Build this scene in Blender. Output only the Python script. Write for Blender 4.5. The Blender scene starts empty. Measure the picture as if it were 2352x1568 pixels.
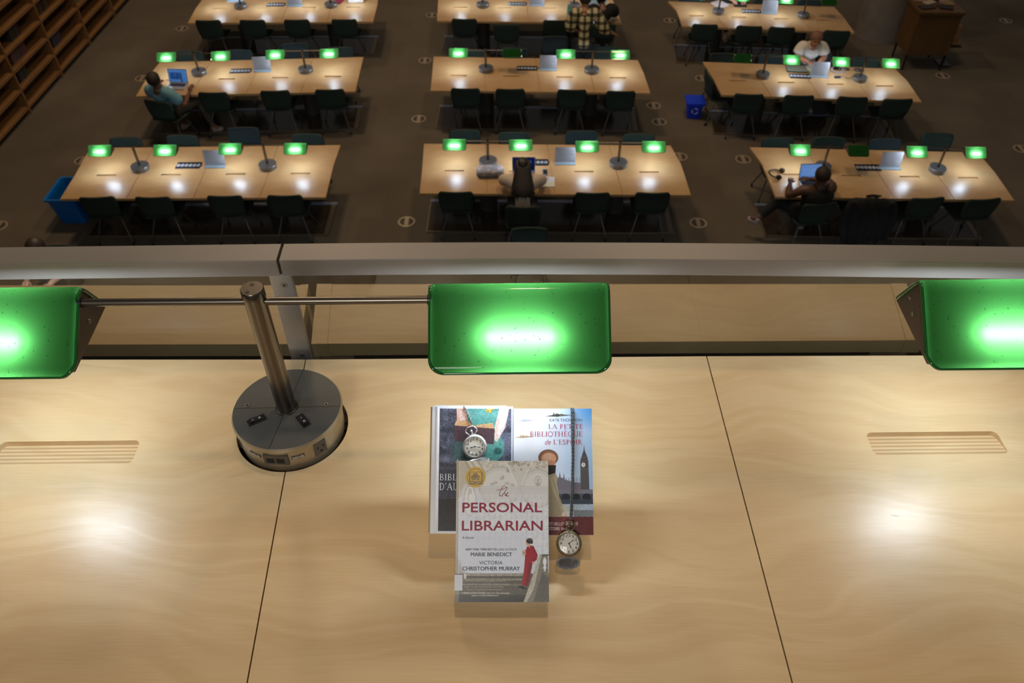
import bpy, bmesh, math, random
import numpy as np
from mathutils import Vector, Matrix
random.seed(7)
rs = np.random.RandomState(5)
sc = bpy.context.scene
COL = sc.collection
PI = math.pi
def R(a): return math.radians(a)

# ------------------------------------------------------------------ camera
FPX = 1840.0; PITCH = R(44.1); ZC = 6.83
cam_d = bpy.data.cameras.new('camera'); cam = bpy.data.objects.new('camera', cam_d); COL.objects.link(cam)
cam.location = (0, 0, ZC); cam.rotation_euler = (PI/2-PITCH, 0, 0)
cam_d.sensor_width = 36; cam_d.lens = FPX/2352*36; cam_d.clip_start = .02; cam_d.clip_end = 80
cam_d.dof.use_dof = True; cam_d.dof.focus_distance = 1.40; cam_d.dof.aperture_fstop = 8.5
sc.camera = cam
sc.view_settings.view_transform = 'Standard'; sc.view_settings.look = 'None'
sc.view_settings.gamma = 1; sc.view_settings.use_curve_mapping = False
sc.view_settings.exposure = 0.0

# ------------------------------------------------------------------ light
w = bpy.data.worlds.new('world'); sc.world = w; w.use_nodes = True
w.node_tree.nodes['Background'].inputs[0].default_value = (.86, .80, .74, 1)
w.node_tree.nodes['Background'].inputs[1].default_value = .10
def area(name, loc, size, power, col, target=None, sizey=None):
    l = bpy.data.lights.new(name, 'AREA'); l.energy = power; l.color = col
    l.shape = 'RECTANGLE'; l.size = size; l.size_y = sizey or size
    o = bpy.data.objects.new(name, l); COL.objects.link(o); o.location = loc
    d = Vector(target if target else (loc[0], loc[1], 0))-Vector(loc)
    o.rotation_euler = d.to_track_quat('-Z', 'Y').to_euler()
    return o
WARM = (1.0, .73, .47)
area('book_fill_light', (-3.5, 13, 13), 1.2, 440, WARM, (-3.5, 12, 0))
area('book_fill_light', (2.5, 11, 13), 1.2, 290, WARM, (2.5, 10, 0))
area('book_fill_light', (-6, 19, 13), 1.2, 240, WARM, (-6, 17, 0))
area('book_fill_light', (0.2, 2.25, 11.5), .30, 50, (1.0, .74, .46), (0, 1.0, 5.5))
area('book_fill_light', (-1.2, -5.0, 9.2), 2.0, 180, (1.0, .94, .86), (0, 1.0, 5.5))  # added fill light behind the gallery, brightens the leaning book covers
TUBE_NEAR = 132.0
TUBE_LOW = 200.0

# ------------------------------------------------------------------ pixel -> place
SP, CP = math.sin(PITCH), math.cos(PITCH)
def P(x, y, z=0.0):
    a = (x-1176)/FPX; b = (y-784)/FPX
    d = (ZC-z)/(SP+b*CP)
    return Vector((a*d, d*(CP-b*SP), z))
def PD(x, y, d):
    a = (x-1176)/FPX; b = (y-784)/FPX
    return Vector((a*d, d*(CP-b*SP), ZC-d*(SP+b*CP)))

# ------------------------------------------------------------------ materials
def srgb(r, g, b):
    return tuple(((c/255)/12.92 if c/255 <= .04045 else ((c/255+.055)/1.055)**2.4) for c in (r, g, b))+(1,)
def newmat(name):
    m = bpy.data.materials.new(name); m.use_nodes = True
    nt = m.node_tree; b = nt.nodes['Principled BSDF']; return m, nt, b
def mat(name, col, rough=.5, metal=0, noise=0, nscale=40, bump=0, spec=.5, coat=0, aniso=None):
    m, nt, b = newmat(name)
    b.inputs['Base Color'].default_value = col; b.inputs['Roughness'].default_value = rough
    b.inputs['Metallic'].default_value = metal; b.inputs['Specular IOR Level'].default_value = spec
    b.inputs['Coat Weight'].default_value = coat
    tc = nt.nodes.new('ShaderNodeTexCoord'); n = nt.nodes.new('ShaderNodeTexNoise')
    n.inputs['Scale'].default_value = nscale; n.inputs['Detail'].default_value = 4
    if aniso:
        mp = nt.nodes.new('ShaderNodeMapping'); mp.inputs['Scale'].default_value = aniso
        nt.links.new(tc.outputs['Object'], mp.inputs[0]); nt.links.new(mp.outputs[0], n.inputs['Vector'])
    else: nt.links.new(tc.outputs['Object'], n.inputs['Vector'])
    mx = nt.nodes.new('ShaderNodeMix'); mx.data_type = 'RGBA'; mx.blend_type = 'MULTIPLY'
    mx.inputs[0].default_value = 1
    rp = nt.nodes.new('ShaderNodeMapRange'); rp.inputs[1].default_value = .3; rp.inputs[2].default_value = .7
    rp.inputs[3].default_value = 1-noise; rp.inputs[4].default_value = 1+noise*.4
    nt.links.new(n.outputs[0], rp.inputs[0]); nt.links.new(rp.outputs[0], mx.inputs[7])
    mx.inputs[6].default_value = col
    nt.links.new(mx.outputs[2], b.inputs['Base Color'])
    if bump:
        bp = nt.nodes.new('ShaderNodeBump'); bp.inputs['Strength'].default_value = bump; bp.inputs['Distance'].default_value = .002
        nt.links.new(n.outputs[0], bp.inputs['Height']); nt.links.new(bp.outputs[0], b.inputs['Normal'])
    return m
def wood(name, c1, c2, rough=.3, ply=True, flecks=True, scale=1.0, spec=.5):
    m, nt, b = newmat(name); L = nt.links.new
    tc = nt.nodes.new('ShaderNodeTexCoord')
    def mapping(s, src=None):
        mp = nt.nodes.new('ShaderNodeMapping'); mp.inputs['Scale'].default_value = s
        L(src or tc.outputs['Object'], mp.inputs[0]); return mp
    warp = nt.nodes.new('ShaderNodeTexNoise'); warp.inputs['Scale'].default_value = 1.6*scale; warp.inputs['Detail'].default_value = 2
    L(mapping((1, 1.3, 1)).outputs[0], warp.inputs['Vector'])
    add = nt.nodes.new('ShaderNodeVectorMath'); add.operation = 'MULTIPLY_ADD'
    L(warp.outputs['Color'], add.inputs[0]); add.inputs[1].default_value = (.5, .5, 0); L(tc.outputs['Object'], add.inputs[2])
    wv = nt.nodes.new('ShaderNodeTexNoise'); wv.inputs['Scale'].default_value = 1; wv.inputs['Detail'].default_value = 3
    L(mapping((1.0*scale, 9*scale, 1), add.outputs[0]).outputs[0], wv.inputs['Vector'])
    # contour lines of the warped field = flat sawn figure
    sn = nt.nodes.new('ShaderNodeMath'); sn.operation = 'MULTIPLY'; L(wv.outputs[0], sn.inputs[0]); sn.inputs[1].default_value = 34
    s2 = nt.nodes.new('ShaderNodeMath'); s2.operation = 'SINE'; L(sn.outputs[0], s2.inputs[0])
    fine = nt.nodes.new('ShaderNodeTexNoise'); fine.inputs['Scale'].default_value = 1; fine.inputs['Detail'].default_value = 5
    L(mapping((14*scale, 420*scale, 1)).outputs[0], fine.inputs['Vector'])
    big = nt.nodes.new('ShaderNodeTexNoise'); big.inputs['Scale'].default_value = 3*scale
    L(mapping((1, 1, 1)).outputs[0], big.inputs['Vector'])
    def mr(src, a, bb, c, d):
        r = nt.nodes.new('ShaderNodeMapRange'); L(src, r.inputs[0])
        for i, v in enumerate((a, bb, c, d)): r.inputs[i+1].default_value = v
        return r.outputs[0]
    def mth(op, a, bb):
        r = nt.nodes.new('ShaderNodeMath'); r.operation = op
        for i, v in enumerate((a, bb)):
            if isinstance(v, (int, float)): r.inputs[i].default_value = v
            else: L(v, r.inputs[i])
        return r.outputs[0]
    f = mth('ADD', mr(s2.outputs[0], -1, 1, 0, .20), mr(fine.outputs[0], .3, .7, 0, .20))
    f = mth('ADD', f, mr(big.outputs[0], .3, .7, 0, .42))
    mx = nt.nodes.new('ShaderNodeMix'); mx.data_type = 'RGBA'; L(f, mx.inputs[0]); mx.inputs[6].default_value = c1; mx.inputs[7].default_value = c2
    out = mx.outputs[2]
    def mixcol(fac, base, col):
        q = nt.nodes.new('ShaderNodeMix'); q.data_type = 'RGBA'; L(fac, q.inputs[0]); L(base, q.inputs[6]); q.inputs[7].default_value = col
        return q.outputs[2]
    if flecks:
        vo = nt.nodes.new('ShaderNodeTexVoronoi'); vo.inputs['Scale'].default_value = 1; vo.inputs['Randomness'].default_value = 1
        L(mapping((5.5, 24, 1), add.outputs[0]).outputs[0], vo.inputs['Vector'])
        sep = nt.nodes.new('ShaderNodeSeparateColor'); L(vo.outputs['Color'], sep.inputs[0])
        pick = mth('GREATER_THAN', sep.outputs[0], .80)
        near = mr(vo.outputs['Distance'], .015, .06, 1, 0)
        out = mixcol(mth('MULTIPLY', mth('MULTIPLY', pick, near), .75), out, (c2[0]*.35, c2[1]*.22, c2[2]*.15, 1))
    if ply:
        sx = nt.nodes.new('ShaderNodeSeparateXYZ'); L(tc.outputs['Object'], sx.inputs[0])
        below = mth('LESS_THAN', sx.outputs[2], -.0012)
        st = mth('GREATER_THAN', mth('SINE', mth('MULTIPLY', sx.outputs[2], 2600), 0), .1)
        sel = mth('MULTIPLY', below, st)
        out = mixcol(mth('MULTIPLY', sel, .55), out, (c2[0]*.62, c2[1]*.5, c2[2]*.4, 1))
    L(out, b.inputs['Base Color'])
    b.inputs['Roughness'].default_value = rough; b.inputs['Specular IOR Level'].default_value = spec
    L(mr(fine.outputs[0], .2, .8, rough-.05, rough+.07), b.inputs['Roughness'])
    bp = nt.nodes.new('ShaderNodeBump'); bp.inputs['Strength'].default_value = .05; bp.inputs['Distance'].default_value = .001
    L(fine.outputs[0], bp.inputs['Height']); L(bp.outputs[0], b.inputs['Normal'])
    return m
def emis(name, col, s):
    m = bpy.data.materials.new(name); m.use_nodes = True; nt = m.node_tree; nt.nodes.clear()
    e = nt.nodes.new('ShaderNodeEmission'); e.inputs[0].default_value = col; e.inputs[1].default_value = s
    o = nt.nodes.new('ShaderNodeOutputMaterial'); nt.links.new(e.outputs[0], o.inputs[0]); return m

M = {}
M['desk'] = wood('birch_desk', srgb(216, 190, 148), srgb(186, 150, 104), .33)
M['table'] = wood('birch_table', srgb(178, 145, 102), srgb(158, 121, 77), .33, ply=False, flecks=False)
M['ledge'] = wood('maple_ledge', srgb(190, 160, 118), srgb(166, 134, 92), .45, ply=False, flecks=False)
M['oak'] = mat('shelf_wood', srgb(124, 88, 50), .5, noise=.3, nscale=3, aniso=(8, .6, 8))
M['kioskwood'] = mat('kiosk_wood', srgb(84, 58, 27), .45, noise=.25, nscale=3, aniso=(8, 8, .8))
M['alu'] = mat('satin_aluminium', srgb(132, 126, 122), .45, metal=.1, noise=.05, nscale=900)
M['alu2'] = mat('brushed_aluminium', srgb(170, 172, 176), .3, metal=.9, noise=.12, nscale=10, aniso=(300, 300, 4))
M['steel'] = mat('bronze_steel', srgb(112, 105, 95), .27, metal=1, noise=.12, nscale=6, aniso=(200, 200, 3))
M['steelbar'] = mat('bronze_steel_bar', srgb(112, 105, 95), .3, metal=1, noise=.12, nscale=6, aniso=(3, 200, 200))
M['drumtop'] = mat('drum_top_paint', srgb(82, 80, 76), .5, metal=.2, noise=.06, nscale=600)
M['drumside'] = mat('drum_side', srgb(168, 156, 132), .33, metal=.75, noise=.08, nscale=200)
M['lampdark'] = mat('end_plate_paint', srgb(98, 86, 74), .5, metal=.2, noise=.05, nscale=300)
M['black'] = mat('black_plastic', srgb(22, 22, 24), .35, noise=.1)
M['blackhole'] = mat('black_recess', srgb(8, 8, 8), .8)
M['greyplastic'] = mat('outlet_plastic', srgb(72, 66, 58), .5, noise=.05)
M['lowdrum'] = mat('low_drum_side', srgb(120, 118, 115), .3, metal=.5)
M['lowtop'] = mat('low_drum_top', srgb(78, 78, 78), .45, metal=.2)
M['screw'] = mat('screw_steel', srgb(150, 146, 138), .3, metal=.9)
M['white'] = mat('white_paper', srgb(225, 226, 228), .6, noise=.03)
M['chair'] = mat('green_chair_shell', srgb(24, 40, 30), .8, noise=.2, nscale=200)
M['chair2'] = mat('teal_chair_shell', srgb(22, 37, 39), .8, noise=.2, nscale=200)
M['chairleg'] = mat('chair_leg_metal', srgb(86, 80, 72), .4, metal=.6)
M['pedestal'] = mat('pedestal_dark', srgb(52, 46, 40), .5, noise=.1)
M['plate'] = mat('floor_plate_dark', srgb(58, 48, 38), .16, noise=.2, nscale=8)
M['platesheen'] = mat('far_rim_painted_sheen', srgb(128, 134, 150), .3, metal=.3)  # reflection along the far rim is put into this pale bluish colour
M['platerim'] = mat('floor_plate_rim', srgb(120, 104, 84), .4, metal=.5)
M['vent'] = mat('vent_ring', srgb(150, 134, 112), .45, metal=.3)
M['ventd'] = mat('vent_core', srgb(56, 46, 38), .7)
M['blue'] = mat('blue_plastic', srgb(0, 92, 160), .4, noise=.1)
M['blue2'] = mat('deep_blue_plastic', srgb(8, 50, 190), .4, noise=.1)
M['skin1'] = mat('skin_tan', srgb(176, 122, 92), .5, noise=.06)
M['skin4'] = mat('skin_deep_brown', srgb(84, 54, 40), .5, noise=.06)
M['skin2'] = mat('skin_brown', srgb(112, 72, 50), .5, noise=.06)
M['skin3'] = mat('skin_light', srgb(205, 160, 132), .5, noise=.06)
M['hair'] = mat('dark_hair', srgb(34, 24, 18), .45, noise=.5, nscale=14, bump=.5, aniso=(30, 30, 2))
M['hairshort'] = mat('cropped_hair', srgb(40, 28, 22), .7, noise=.3, nscale=200)
M['hairlight'] = mat('greying_hair', srgb(120, 84, 64), .7, noise=.2, nscale=100)
M['teal'] = mat('teal_cotton', srgb(104, 150, 164), .85, noise=.12)
M['whitecloth'] = mat('white_cotton', srgb(214, 204, 196), .85, noise=.08)
M['cream'] = mat('cream_knit', srgb(205, 188, 172), .85, noise=.12, nscale=60)
M['blackcloth'] = mat('black_cloth', srgb(17, 16, 16), .9, noise=.3, nscale=30, bump=.4)
M['greycloth'] = mat('dark_grey_cloth', srgb(56, 52, 50), .85, noise=.2)
M['trousers'] = mat('olive_trousers', srgb(70, 62, 46), .85, noise=.2)
M['shoe'] = mat('pale_shoe', srgb(150, 130, 124), .7, noise=.1)
M['silver'] = mat('laptop_silver', srgb(176, 172, 168), .35, metal=.5)
M['key'] = mat('laptop_keys', srgb(40, 38, 38), .5)
M['spine'] = mat('white_book_board', srgb(226, 226, 230), .35, noise=.03)
M['page'] = mat('page_block', srgb(214, 204, 184), .8, noise=.2, nscale=3, aniso=(1, 1, 400))
M['tanedge'] = mat('tan_book_edge', srgb(160, 140, 110), .6, noise=.1)
M['watch'] = mat('watch_silver', srgb(190, 188, 186), .28, metal=.9, noise=.25, nscale=900, bump=.6)
M['brass'] = mat('watch_brass', srgb(126, 114, 90), .25, metal=1, noise=.25, nscale=900, bump=.6)
M['hammer'] = mat('hammered_metal', srgb(190, 196, 206), .25, metal=.75, noise=.55, nscale=420, bump=2.5)
M['dial'] = mat('watch_dial', srgb(214, 212, 204), .5)
M['ink'] = mat('black_ink', srgb(24, 24, 28), .5)
M['slab'] = mat('slab_dark', srgb(60, 52, 44), .8, noise=.2)
M['concrete'] = mat('column_concrete', srgb(108, 100, 92), .7, noise=.15, nscale=5)
M['wall'] = mat('wall_paint', srgb(70, 62, 54), .9, noise=.1)

def carpet():
    m, nt, b = newmat('brown_carpet'); L = nt.links.new
    tc = nt.nodes.new('ShaderNodeTexCoord')
    mp = nt.nodes.new('ShaderNodeMapping'); mp.inputs['Rotation'].default_value = (0, 0, .02); L(tc.outputs['Object'], mp.inputs[0])
    br = nt.nodes.new('ShaderNodeTexBrick'); br.inputs['Scale'].default_value = 1
    br.inputs['Color1'].default_value = srgb(90, 82, 71); br.inputs['Color2'].default_value = srgb(85, 77, 66); br.inputs['Mortar'].default_value = srgb(87, 79, 68)
    br.inputs['Mortar Size'].default_value = .004; br.inputs['Brick Width'].default_value = .6; br.inputs['Row Height'].default_value = .6
    L(mp.outputs[0], br.inputs[0])
    n = nt.nodes.new('ShaderNodeTexNoise'); n.inputs['Scale'].default_value = 160; n.inputs['Detail'].default_value = 3; L(tc.outputs['Object'], n.inputs['Vector'])
    n2 = nt.nodes.new('ShaderNodeTexNoise'); n2.inputs['Scale'].default_value = .7; L(tc.outputs['Object'], n2.inputs['Vector'])
    r = nt.nodes.new('ShaderNodeMapRange'); r.inputs[1].default_value = .3; r.inputs[2].default_value = .7; r.inputs[3].default_value = .8; r.inputs[4].default_value = 1.2
    L(n.outputs[0], r.inputs[0])
    r2 = nt.nodes.new('ShaderNodeMapRange'); r2.inputs[1].default_value = .3; r2.inputs[2].default_value = .7; r2.inputs[3].default_value = .85; r2.inputs[4].default_value = 1.15
    L(n2.outputs[0], r2.inputs[0])
    mm = nt.nodes.new('ShaderNodeMath'); mm.operation = 'MULTIPLY'; L(r.outputs[0], mm.inputs[0]); L(r2.outputs[0], mm.inputs[1])
    mx = nt.nodes.new('ShaderNodeMix'); mx.data_type = 'RGBA'; mx.blend_type = 'MULTIPLY'; mx.inputs[0].default_value = 1
    L(br.outputs[0], mx.inputs[6]); L(mm.outputs[0], mx.inputs[7]); L(mx.outputs[2], b.inputs['Base Color'])
    b.inputs['Roughness'].default_value = .95; b.inputs['Specular IOR Level'].default_value = .1
    return m
M['carpet'] = carpet()

def glass_green():
    m = bpy.data.materials.new('green_shade_glass'); m.use_nodes = True; nt = m.node_tree; nt.nodes.clear(); L = nt.links.new
    tc = nt.nodes.new('ShaderNodeTexCoord')
    vo = nt.nodes.new('ShaderNodeTexVoronoi'); vo.inputs['Scale'].default_value = 120; L(tc.outputs['Object'], vo.inputs['Vector'])
    sp = nt.nodes.new('ShaderNodeSeparateColor'); L(vo.outputs['Color'], sp.inputs[0])
    g = nt.nodes.new('ShaderNodeMath'); g.operation = 'MULTIPLY'; L(sp.outputs[0], g.inputs[0]); g.inputs[1].default_value = .19
    lt = nt.nodes.new('ShaderNodeMath'); lt.operation = 'LESS_THAN'; L(vo.outputs['Distance'], lt.inputs[0]); L(g.outputs[0], lt.inputs[1])
    pk = nt.nodes.new('ShaderNodeMath'); pk.operation = 'GREATER_THAN'; L(sp.outputs[0], pk.inputs[0]); pk.inputs[1].default_value = .55
    bb = nt.nodes.new('ShaderNodeMath'); bb.operation = 'MULTIPLY'; L(lt.outputs[0], bb.inputs[0]); L(pk.outputs[0], bb.inputs[1])
    mx = nt.nodes.new('ShaderNodeMix'); mx.data_type = 'RGBA'; L(bb.outputs[0], mx.inputs[0])
    mx.inputs[6].default_value = (.030, .130, .026, 1); mx.inputs[7].default_value = (.008, .045, .010, 1)
    tr = nt.nodes.new('ShaderNodeBsdfTranslucent'); L(mx.outputs[2], tr.inputs[0])
    pr = nt.nodes.new('ShaderNodeBsdfPrincipled'); pr.inputs['Roughness'].default_value = .06
    gm = nt.nodes.new('ShaderNodeNewGeometry')
    mc = nt.nodes.new('ShaderNodeMix'); mc.data_type = 'RGBA'; L(gm.outputs['Backfacing'], mc.inputs[0])
    mc.inputs[6].default_value = (.006, .10, .016, 1); mc.inputs[7].default_value = (.45, .5, .47, 1)
    L(mc.outputs[2], pr.inputs['Base Color'])
    ms = nt.nodes.new('ShaderNodeMixShader'); ms.inputs[0].default_value = .62
    L(pr.outputs[0], ms.inputs[1]); L(tr.outputs[0], ms.inputs[2])
    o = nt.nodes.new('ShaderNodeOutputMaterial'); L(ms.outputs[0], o.inputs[0]); return m
M['shade'] = glass_green()
m_, nt_, b_ = newmat('green_glass_rim')
b_.inputs['Base Color'].default_value = (.006, .10, .014, 1); b_.inputs['Roughness'].default_value = .05; b_.inputs['Coat Weight'].default_value = .5
M['rim'] = m_
def clear(name, tint, refl=1.0):
    m = bpy.data.materials.new(name); m.use_nodes = True; nt = m.node_tree; nt.nodes.clear(); L = nt.links.new
    t = nt.nodes.new('ShaderNodeBsdfTransparent'); t.inputs[0].default_value = tint
    g = nt.nodes.new('ShaderNodeBsdfGlossy'); g.inputs['Roughness'].default_value = .0
    f = nt.nodes.new('ShaderNodeLayerWeight'); f.inputs[0].default_value = .5
    pw = nt.nodes.new('ShaderNodeMath'); pw.operation = 'POWER'; pw.inputs[1].default_value = 5; L(f.outputs['Facing'], pw.inputs[0])
    k = nt.nodes.new('ShaderNodeMath'); k.operation = 'MULTIPLY_ADD'; k.inputs[1].default_value = .9*refl; k.inputs[2].default_value = .04*refl; L(pw.outputs[0], k.inputs[0])
    ms = nt.nodes.new('ShaderNodeMixShader'); L(k.outputs[0], ms.inputs[0]); L(t.outputs[0], ms.inputs[1]); L(g.outputs[0], ms.inputs[2])
    o = nt.nodes.new('ShaderNodeOutputMaterial'); L(ms.outputs[0], o.inputs[0]); return m
M['glass'] = clear('pane_glass', (.93, .95, .935, 1))
M['acryl'] = clear('clear_acrylic', (.97, .97, .97, 1), .6)
M['tube_near'] = emis('lamp_tube_glow', (.76, .88, 1.0, 1), TUBE_NEAR)
M['tube_off'] = mat('unlit_tube', srgb(200, 200, 200), .4)
M['tube_low'] = emis('reading_tube_glow', (.66, .80, 1.0, 1), TUBE_LOW)

# ------------------------------------------------------------------ mesh builder
class MB:
    def __init__(s): s.bm = bmesh.new()
    def _f(s, vs, mi=0):
        try:
            f = s.bm.faces.new(vs); f.material_index = mi; return f
        except ValueError: return None
    def box(s, c, d, rot=None, mi=0, bev=0):
        c = Vector(c); hx, hy, hz = d[0]/2, d[1]/2, d[2]/2
        q = rot if rot is not None else Matrix.Identity(3)
        tmp = bmesh.new()
        vs = [tmp.verts.new((x*hx, y*hy, z*hz)) for x in (-1, 1) for y in (-1, 1) for z in (-1, 1)]
        for a in ((0, 1, 3, 2), (4, 6, 7, 5), (0, 4, 5, 1), (2, 3, 7, 6), (0, 2, 6, 4), (1, 5, 7, 3)): tmp.faces.new([vs[i] for i in a])
        if bev: bmesh.ops.bevel(tmp, geom=tmp.edges[:], offset=bev, segments=2, affect='EDGES', profile=.5)
        mp = {v: s.bm.verts.new(q @ v.co + c) for v in tmp.verts}
        for f in tmp.faces: s._f([mp[v] for v in f.verts], mi)
        tmp.free(); return s
    def ring(s, c, x, y, rx, ry, n, ph=0):
        return [s.bm.verts.new(c + x*(rx*math.cos(2*PI*i/n+ph)) + y*(ry*math.sin(2*PI*i/n+ph))) for i in range(n)]
    def skin(s, rings, caps=True, mi=0, closed=False):
        n = len(rings[0]); k = len(rings)
        for j in range(k if closed else k-1):
            a, b = rings[j], rings[(j+1) % k]
            for i in range(n): s._f((a[i], a[(i+1) % n], b[(i+1) % n], b[i]), mi)
        if caps and not closed: s._f(rings[0][::-1], mi); s._f(rings[-1], mi)
        return s
    def cyl(s, p0, p1, r0, r1=None, n=20, mi=0, caps=True):
        p0, p1 = Vector(p0), Vector(p1); r1 = r0 if r1 is None else r1
        z = (p1-p0).normalized(); x = z.orthogonal().normalized(); y = z.cross(x)
        return s.skin([s.ring(p0, x, y, r0, r0, n), s.ring(p1, x, y, r1, r1, n)], caps, mi)
    def tube(s, pts, r, n=8, mi=0, closed=False):
        pts = [Vector(p) for p in pts]; k = len(pts); rings = []; x = None
        for i, p in enumerate(pts):
            if closed: t = (pts[(i+1) % k]-pts[i-1])
            else: t = pts[min(i+1, k-1)]-pts[max(i-1, 0)]
            t = t.normalized()
            x = t.orthogonal().normalized() if x is None else (x-t*x.dot(t)).normalized()
            y = t.cross(x); rr = r[i] if isinstance(r, (list, tuple)) else r
            rings.append(s.ring(p, x, y, rr, rr, n))
        return s.skin(rings, True, mi, closed)
    def lathe(s, prof, n=48, c=(0, 0, 0), mi=0, caps=False):
        c = Vector(c); X, Y = Vector((1, 0, 0)), Vector((0, 1, 0))
        return s.skin([s.ring(c+Vector((0, 0, z)), X, Y, max(r, 1e-5), max(r, 1e-5), n) for r, z in prof], caps, mi)
    def prism(s, poly, z0, z1, mi=0):
        a = [s.bm.verts.new((p[0], p[1], z0)) for p in poly]; b = [s.bm.verts.new((p[0], p[1], z1)) for p in poly]
        n = len(poly)
        for i in range(n): s._f((a[i], a[(i+1) % n], b[(i+1) % n], b[i]), mi)
        s._f(a[::-1], mi); s._f(b, mi); return s
    def ell(s, c, r, n=16, m=10, mi=0, rot=None):
        c = Vector(c); q = rot if rot is not None else Matrix.Identity(3); rings = []
        for j in range(1, m):
            t = PI*j/m; rings.append([s.bm.verts.new(q @ Vector((r[0]*math.sin(t)*math.cos(2*PI*i/n), r[1]*math.sin(t)*math.sin(2*PI*i/n), -r[2]*math.cos(t)))+c) for i in range(n)])
        s.skin(rings, False, mi)
        b = s.bm.verts.new(q @ Vector((0, 0, -r[2]))+c); t = s.bm.verts.new(q @ Vector((0, 0, r[2]))+c)
        for i in range(n):
            s._f((b, rings[0][(i+1) % n], rings[0][i]), mi); s._f((t, rings[-1][i], rings[-1][(i+1) % n]), mi)
        return s
    def torus(s, c, X, Y, R0, r, n=40, m=8, mi=0, ry=None):
        c, X, Y = Vector(c), Vector(X), Vector(Y); Z = X.cross(Y); rings = []
        for i in range(n):
            a = 2*PI*i/n; d = X*math.cos(a)+Y*math.sin(a); p = c+X*(R0*math.cos(a))+Y*((ry or R0)*math.sin(a))
            rings.append(s.ring(p, d, Z, r, r, m))
        return s.skin(rings, False, mi, True)
    def grid(s, rows, mi=0):
        vs = [[s.bm.verts.new(p) for p in r] for r in rows]
        for j in range(len(vs)-1):
            for i in range(len(vs[0])-1): s._f((vs[j][i], vs[j][i+1], vs[j+1][i+1], vs[j+1][i]), mi)
        return s
    def build(s, name, mats, parent=None, smooth=35, sub=0, solid=0, fixn=True):
        if fixn: bmesh.ops.recalc_face_normals(s.bm, faces=s.bm.faces[:])
        me = bpy.data.meshes.new(name); s.bm.to_mesh(me); s.bm.free()
        for m in (mats if isinstance(mats, (list, tuple)) else [mats]): me.materials.append(m)
        if smooth:
            me.polygons.foreach_set('use_smooth', [True]*len(me.polygons))
            me.set_sharp_from_angle(angle=R(smooth))
        o = bpy.data.objects.new(name, me); COL.objects.link(o)
        if parent is not None: o.parent = parent
        if solid:
            q = o.modifiers.new('solid', 'SOLIDIFY'); q.thickness = solid; q.offset = 0
        if sub:
            q = o.modifiers.new('sub', 'SUBSURF'); q.levels = q.render_levels = sub
        return o
def tag(o, label=None, cat=None, group=None, kind=None):
    if label: o['label'] = label
    if cat: o['category'] = cat
    if group: o['group'] = group
    if kind: o['kind'] = kind
    return o
def thing(name, label, cat, loc=(0, 0, 0), rz=0, group=None, mtx=None):
    o = bpy.data.objects.new(name, None); COL.objects.link(o); o.empty_display_size = .05
    if mtx is not None: o.matrix_world = mtx
    else: o.location = loc; o.rotation_euler = (0, 0, rz)
    return tag(o, label, cat, group)
def copy_tree(o, parent=None, first=True):
    c = o.copy(); COL.objects.link(c)
    if parent is not None: c.parent = parent
    for ch in list(o.children): copy_tree(ch, c, False)
    return c
def carve(o, cutters):
    """cut pockets into o's own mesh; the cutting bodies are removed again"""
    for c in cutters:
        md = o.modifiers.new('cut', 'BOOLEAN'); md.object = c; md.operation = 'DIFFERENCE'; md.solver = 'EXACT'
    bpy.context.view_layer.update()
    dg = bpy.context.evaluated_depsgraph_get(); me = bpy.data.meshes.new_from_object(o.evaluated_get(dg))
    old = o.data; o.modifiers.clear(); o.data = me; me.name = o.name; bpy.data.meshes.remove(old)
    for c in cutters: bpy.data.objects.remove(c, do_unlink=True)
    for p in me.polygons: p.use_smooth = False

_tc = {}
def text_geo(s, shear=0.0, offset=0.0, spacing=1.0):
    key = (s, shear, offset, spacing)
    if key in _tc: return _tc[key]
    cu = bpy.data.curves.new('t', 'FONT'); cu.body = s; cu.shear = shear; cu.offset = offset; cu.space_character = spacing; cu.resolution_u = 3
    o = bpy.data.objects.new('t', cu); COL.objects.link(o); bpy.context.view_layer.update()
    me = bpy.data.meshes.new_from_object(o.evaluated_get(bpy.context.evaluated_depsgraph_get()))
    V = [tuple(v.co[:2]) for v in me.vertices]; Fc = [tuple(p.vertices) for p in me.polygons]
    bpy.data.objects.remove(o, do_unlink=True); bpy.data.meshes.remove(me); bpy.data.curves.remove(cu)
    _tc[key] = (V, Fc); return V, Fc
def add_geo(mb, V, Fc, box, z, mi=0, fn=None):
    """fit flat outline geometry into box (x0,y0,x1,y1) at height z"""
    a = np.array(V); lo = a.min(0); hi = a.max(0); sc_ = (np.array(box[2:])-np.array(box[:2]))/np.maximum(hi-lo, 1e-6)
    q = (a-lo)*sc_+np.array(box[:2])
    vs = [mb.bm.verts.new(fn(x, y) if fn else (x, y, z)) for x, y in q]
    for f in Fc: mb._f([vs[i] for i in f], mi)
def add_text(mb, s, box, z, mi=0, shear=0.0, offset=0.0, spacing=1.0, fn=None):
    if offset > 0 and 'M' in s:       # heavier strokes by two slightly shifted impressions
        V, Fc = text_geo(s, shear, 0, spacing); d = (box[3]-box[1])*.035
        for k in (-1, 1): add_geo(mb, V, Fc, (box[0]+k*d, box[1], box[2]+k*d, box[3]), z+(k+1)*1e-5, mi, fn)
        return
    V, Fc = text_geo(s, shear, offset, spacing); add_geo(mb, V, Fc, box, z, mi, fn)

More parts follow.
